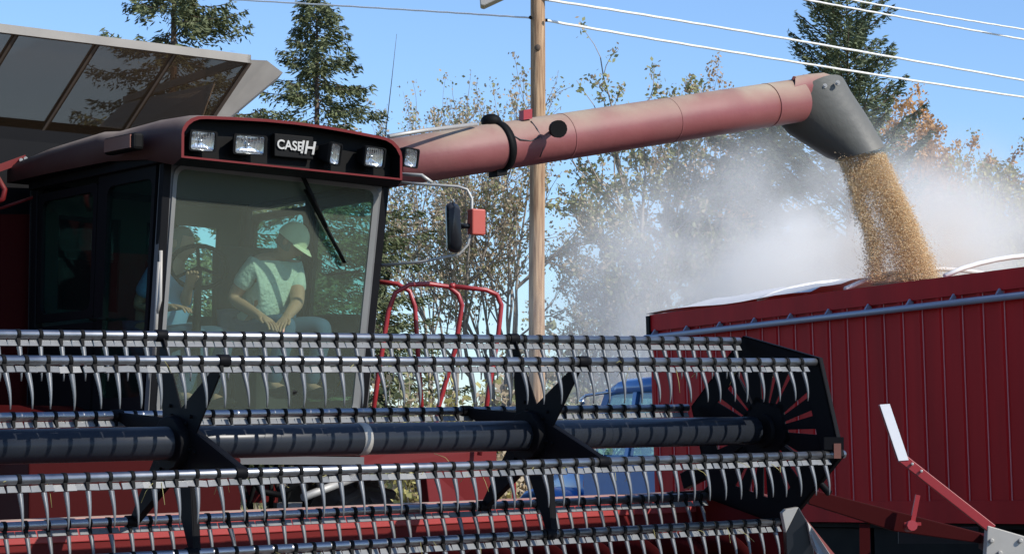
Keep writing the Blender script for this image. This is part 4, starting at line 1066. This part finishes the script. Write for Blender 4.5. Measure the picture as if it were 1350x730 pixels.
def spruce(name, label, x, Y, ytop, wpx, taper=1.0, seed=1, dens=1.0, top_w=.04, droop=.35, cl=(.0, 1), group='evergreens behind the combine', needle='needles', full_z=None, gap=.0, asc=0.0):
    random.seed(seed); base = V((at(x, 600, Y).x, Y, 0)); H = EYE+(600-ytop)*Y/FPX; W = wpx*Y/FPX/2
    root = empty(name, base, label, 'tree', group); T = MB(); Lf = MB()
    T.tube([base, base+UP*H*.5+V((.05, 0, 0)), base+UP*H], [H*.016, H*.009, .01], 8)
    z = H*.12
    while z < H-.05:
        u = 1-z/H; ln0 = W*min(1, top_w+u*taper)
        nb = 6 if u > .1 else 5
        for b in range(nb):
            if random.random() < gap: continue
            a = random.uniform(0, 6.283); ln = ln0*random.uniform(.6, 1.12)
            d = V((math.cos(a), math.sin(a), asc+random.uniform(-.15, .1)-.10*u)); p = base+UP*(z+random.uniform(-.12, .12)); pts = [p]
            seg = 6
            for k in range(seg):
                t = (k+1)/seg; d2 = V((d.x, d.y, d.z-droop*(.5-t)*-1 if False else d.z - droop*(1-t) + droop*.8*t*t)).normalized(); p = p+d2*(ln/seg); pts.append(p)
            T.tube(pts, [.028*ln/W+.008]+[.018*ln/W+.006]*(seg-1)+[.004], 4, cap=False)
            nn2 = int((26+ln*62)*dens)
            for k in range(nn2):
                t = random.uniform(.12, 1)**.8; i = min(seg-1, int(t*seg)); q = lerp(pts[i], pts[i+1], t*seg-i)
                side = d.cross(UP).normalized()*random.uniform(-1, 1)*ln*.26*(1.1-t)
                q = q+side-UP*abs(random.gauss(0, .10+.12*droop))*1.0+rv()*.05
                # needle sprays: short pointed slivers
                dr = (d*random.uniform(.2, 1)+side.normalized()*.7+UP*random.uniform(-.9, .2)).normalized(); w_ = dr.cross(rv()).normalized(); s = random.uniform(.07, .15)
                Lf.quad(q-dr*s*.7, q+w_*s*.22, q+dr*s*.9, q-w_*s*.22, 0)
        z += random.uniform(.22, .34)*(1 if u > .2 else .7)
    T.build('trunk', M['barkdark'], root); Lf.build('crown', M[needle], root)
spruce('spruce_tree', 'broad olive spruce with its top cut off by the frame, above the grain tank', 222, 60, -150, 700, 1.0, 3, dens=1.4, top_w=.1, droop=.55, gap=.25)
spruce('spruce_tree', 'narrow dark spruce standing between the grain tank and the antenna', 414, 66, -20, 580, 1.0, 5, dens=1.4, top_w=.10, droop=.35, gap=.25)
spruce('pine_tree', 'small dark evergreen just right of the cab pillar, behind the mirror arm', 505, 74, 300, 110, 1.3, 8, dens=1.0, gap=.3)
spruce('pine_tree', 'tall dark pine at the upper right rising behind the spout', 1122, 66, 6, 290, 1.4, 12, dens=1.3, top_w=.46, droop=.1, asc=.9, gap=.35, needle='needles2', group='evergreens behind the truck')
spruce('pine_tree', 'wide green pine behind the dust left of the falling grain', 1000, 70, 158, 300, 2.0, 14, dens=1.6, top_w=.35, droop=.2, asc=.25, gap=.15, needle='needles2', group='evergreens behind the truck')
deciduous('deciduous_tree', 'multi stemmed thinly leaved tree behind the wooden pole', 655, 72, 122, 250, ('leaf', 'leafgreen'), 2.7, 4, 21, leafsize=.13)
deciduous('deciduous_tree', 'slim half bare tree between the mirror and the handrails', 585, 78, 125, 150, ('leaf', 'leafgreen'), 2.2, 2, 22, leafsize=.13)
deciduous('deciduous_tree', 'tall brown leaved tree rising over the middle of the auger', 868, 68, 108, 230, ('leafgreen', 'leaf'), 7, 2, 25, leafsize=.15)
deciduous('deciduous_tree', 'thin leaved tree right behind the auger, left of the green pine', 945, 82, 112, 200, ('leaf', 'leaforange'), 5, 3, 26, leafsize=.14)
deciduous('deciduous_tree', 'orange leaved tree right of the spout beyond the dust', 1228, 80, 148, 210, ('leaforange', 'leaforange'), 9, 3, 27, leafsize=.15)
deciduous('deciduous_tree', 'yellow green tree cut off by the right edge of the photo', 1360, 76, 170, 170, ('leafyellow', 'leaf'), 6.0, 2, 28, leafsize=.15)
deciduous('deciduous_tree', 'grey bare tree fading into the dust behind the white tarp', 810, 86, 330, 190, ('leaf', 'leafgreen'), 4.5, 3, 29, leafsize=.13)
deciduous('deciduous_tree', 'pale thin tree between the orange tree and the right edge', 1290, 90, 215, 170, ('leafgreen', 'leaf'), 4, 3, 31, leafsize=.14)
# shrubs between the combine and the trees
def shrub(label, x, Y, ytop, wpx, leaf, seed):
    random.seed(seed); base = V((at(x, 600, Y).x, Y, 0)); H = EYE+(600-ytop)*Y/FPX; W = wpx*Y/FPX/2
    root = empty('shrub', base, label, 'shrub', 'shrubs along the field edge'); T = MB(); Lf = MB()
    for k in range(26):
        a = random.uniform(0, 6.283); r = random.uniform(0, 1)**.5; tip = base+V((math.cos(a)*r*W, math.sin(a)*r*W*.6, H*random.uniform(.55, 1)*(1-.35*r*r)))
        p0 = base+V((math.cos(a)*r*W*.3, math.sin(a)*.2, 0)); mid = lerp(p0, tip, .5)+rv()*.2+UP*.2; T.tube([p0, mid, tip], [.03, .02, .006], 4, cap=False)
        for j in range(60):
            t = random.uniform(.15, 1); q = lerp(p0, mid, t*2) if t < .5 else lerp(mid, tip, t*2-1); leafq(Lf, q+rv()*random.uniform(0, .55), random.uniform(.07, .16), random.choice((0, 0, 1)))
    T.build('stems', M['bark'], root); Lf.build('foliage', [M[leaf[0]], M[leaf[1]]], root)
for k, (x, Y, yt, w, lf, lb) in enumerate((
    (530, 60, 420, 110, ('leafgreen', 'leaf'), 'green brown shrub seen through the left handrail'), (600, 64, 452, 130, ('leafyellow', 'leaf'), 'yellowish shrub seen between the red handrails'),
    (690, 66, 478, 120, ('leaf', 'leaf'), 'brown shrub at the foot of the wooden pole'), (760, 62, 492, 110, ('leafgreen', 'leaf'), 'low shrub left of the blue truck cab'),
    (440, 60, 500, 110, ('leaf', 'leafgreen'), 'brown shrub seen below the cab between the reel bats'), (560, 52, 560, 120, ('leafyellow', 'leaf'), 'low dry weedy shrub seen between the lower reel bats'), (640, 56, 560, 90, ('leaf', 'leafyellow'), 'low brown weedy shrub left of the blue hood'))):
    shrub(lb, x, Y, yt, w, lf, 40+k)
# far wood and grass as stuff
random.seed(99); m = MB()
for k in range(48000):
    x = random.uniform(-45, 48); y = random.uniform(108, 128); h = 5.5+2*math.sin(x*.23)+1.5*math.sin(x*.71+1); z = random.uniform(0, 1)**.8*h*random.uniform(.7, 1.05); leafq(m, V((x, y, z)), random.uniform(.14, .34), random.choice((0, 1, 1, 2)))
m.build('far_wood', [M['leaf'], M['leafgreen'], M['bark']], kind='stuff', label='low brown wood along the horizon beyond the field', cat='wood')
m = MB()
for k in range(16000):
    x = random.uniform(-16, 22); y = random.uniform(38, 75); h = random.uniform(.15, .6); p = V((x, y, 0)); d = V((random.uniform(-.3, .3), random.uniform(-.2, .2), 1)); m.tri(p-V((.03, 0, 0)), p+V((.03, 0, 0)), p+d*h, random.choice((0, 1)))
m.build('dry_grass', [M['leafyellow'], M['leaf']], kind='stuff', label='dry yellow grass growing beyond the yard', cat='grass')

# ================================================================== GRAIN STREAM
random.seed(5); m = MB()
def stream_pt():
    t = random.random()**.9
    r = random.random()
    yv = 202+t*t*.0+t*168
    # edges of the stream at this height
    lx = 1099 + 45*min(1, t*1.6)**1.0 + 3*math.sin(t*9); rx = 1166 + 70*t**.95
    u = random.random()
    if t > .28:                                   # splits into a thin left strand and a heavy right one
        k = min(1, (t-.28)/.25)
        if random.random() < .27: u = abs(random.gauss(.10, .11))
        else: u = 1-abs(random.gauss(.0, .40-.06*k))*(1.0)
        if .20 < u < .36 and random.random() < .7*k*(1 if (t < .6 or t > .8) else .3): u += .3
        if u < -.1: u = random.random()
    x = lx+(rx-lx)*u + random.gauss(0, 1.8+3.6*t)*(1 if random.random() < .9 else 2.4); return x, yv+random.gauss(0, 2), t
for k in range(60000):
    x, y, t = stream_pt(); Yg = 21.9+.35*t+random.gauss(0, .09+.05*t)
    p = at(x, y, Yg); s = random.uniform(.0028, .0050); a = rv(); b = a.cross(rv()).normalized(); c_ = a.cross(b)
    n = len(m.v); m.v += [p+a*s*1.3, p-a*s*1.3, p+b*s, p-b*s, p+c_*s, p-c_*s]; mi = random.choice((0, 0, 1, 2))
    for q in ((0, 2, 4), (0, 4, 3), (0, 3, 5), (0, 5, 2), (1, 4, 2), (1, 3, 4), (1, 5, 3), (1, 2, 5)): m.face([n+i for i in q], mi, True)
M['g1'] = mat('grain_gold', (.76, .54, .29), .6, var=.2, scale=3); M['g2'] = mat('grain_brown', (.58, .37, .19), .6, var=.2); M['g3'] = mat('grain_pale', (.86, .68, .42), .6, var=.2)
m.build('grain_stream', [M['g1'], M['g2'], M['g3']], kind='stuff', label='golden stream of grain pouring from the rubber spout into the truck', cat='grain')

# ================================================================== DUST
def dust_mat(name, color, dens, sc, ce, ra, lo, hi, aniso=-.25, stretch=(1, 1, 1)):
    m = bpy.data.materials.new(name); m.use_nodes = True; nt = m.node_tree; nt.nodes.clear(); nw = nt.nodes.new; ln = nt.links.new
    o = nw('ShaderNodeOutputMaterial'); pv = nw('ShaderNodeVolumePrincipled'); pv.inputs['Color'].default_value = (*color, 1); pv.inputs['Anisotropy'].default_value = aniso
    tc = nw('ShaderNodeTexCoord'); nz = nw('ShaderNodeTexNoise'); nz.inputs['Scale'].default_value = sc; nz.inputs['Detail'].default_value = 4; nz.inputs['Roughness'].default_value = .55; ln(tc.outputs['Object'], nz.inputs[0])
    mp = nw('ShaderNodeVectorMath'); mp.operation = 'DIVIDE'; mp.inputs[1].default_value = ra; sb = nw('ShaderNodeVectorMath'); sb.operation = 'SUBTRACT'; sb.inputs[1].default_value = ce
    ln(tc.outputs['Object'], sb.inputs[0]); ln(sb.outputs[0], mp.inputs[0]); le = nw('ShaderNodeVectorMath'); le.operation = 'LENGTH'; ln(mp.outputs[0], le.inputs[0])
    fa = nw('ShaderNodeMapRange'); fa.interpolation_type = 'SMOOTHSTEP'; fa.inputs[1].default_value = 1; fa.inputs[2].default_value = .1; fa.inputs[3].default_value = 0; fa.inputs[4].default_value = 1; ln(le.outputs[1] if len(le.outputs) > 1 else le.outputs[0], fa.inputs[0])
    nr = nw('ShaderNodeMapRange'); nr.inputs[1].default_value = lo; nr.inputs[2].default_value = hi; ln(nz.outputs[0], nr.inputs[0])
    mu = nw('ShaderNodeMath'); mu.operation = 'MULTIPLY'; ln(fa.outputs[0], mu.inputs[0]); ln(nr.outputs[0], mu.inputs[1])
    m2 = nw('ShaderNodeMath'); m2.operation = 'MULTIPLY'; m2.inputs[1].default_value = dens; ln(mu.outputs[0], m2.inputs[0]); ln(m2.outputs[0], pv.inputs['Density']); ln(pv.outputs[0], o.inputs['Volume']); return m
def dust(name, ce, ra, color, dens, sc, lo, hi, label):
    m = MB(); m.sphere(ce, ra, 0, 24, 16); o = m.build(name, dust_mat(name, color, dens, sc, (0, 0, ra[2]), ra, lo, hi), kind='stuff', label=label, cat='dust')
    return o
ce = at(1120, 420, 31.5)
dust('dust_cloud', ce, (5.0, 3.0, 2.9), (1.0, .975, .93), 2.2, .6, .39, .60, 'pale dust cloud billowing over the truck around the falling grain')

dust('grain_dust', at(1205, 345, 22.7), (1.25, .8, .75), (.98, .84, .66), 1.5, 1.6, .34, .66, 'tan dust curling off the foot of the falling grain')
m = MB(); lofts(m, [(1101, 212, 1164, 198, 21.9, .16, 0, 0), (1116, 240, 1184, 235, 22.0, .18, 0, 0), (1132, 290, 1204, 280, 22.1, .22, 0, 0), (1142, 340, 1226, 332, 22.2, .26, 0, 0), (1148, 375, 1240, 368, 22.3, .28, 0, 0)], 20, cap=True); m.face(range(0, 20))
vm = bpy.data.materials.new('chaff'); vm.use_nodes = True; vn = vm.node_tree; vn.nodes.clear(); o_ = vn.nodes.new('ShaderNodeOutputMaterial'); v_ = vn.nodes.new('ShaderNodeVolumePrincipled'); v_.inputs['Color'].default_value = (1, .84, .60, 1); v_.inputs['Density'].default_value = .6; vn.links.new(v_.outputs[0], o_.inputs['Volume'])
m.build('chaff', vm, kind='stuff', label='thin tan chaff drifting inside the falling grain', cat='chaff')

random.seed(77); m = MB()
for k in range(90):
    a = random.choice(ANG[:1]+ANG[4:]); f, w = batpos(a); ss = random.uniform(-LEN+.5, -.2); p = hd(ss, f+random.uniform(-.02, .04), w-random.uniform(.0, .05)); d = (rv()*.8-UP*.6).normalized(); l_ = random.uniform(.04, .14); q = p+d*l_*.5+rv()*.01
    m.tube([p, q, q+(d-UP*.5).normalized()*l_*.5], .0014, 4)
m.build('straw', M['leafyellow'], kind='stuff', label='dry straw bits caught on the reel bats', cat='straw')
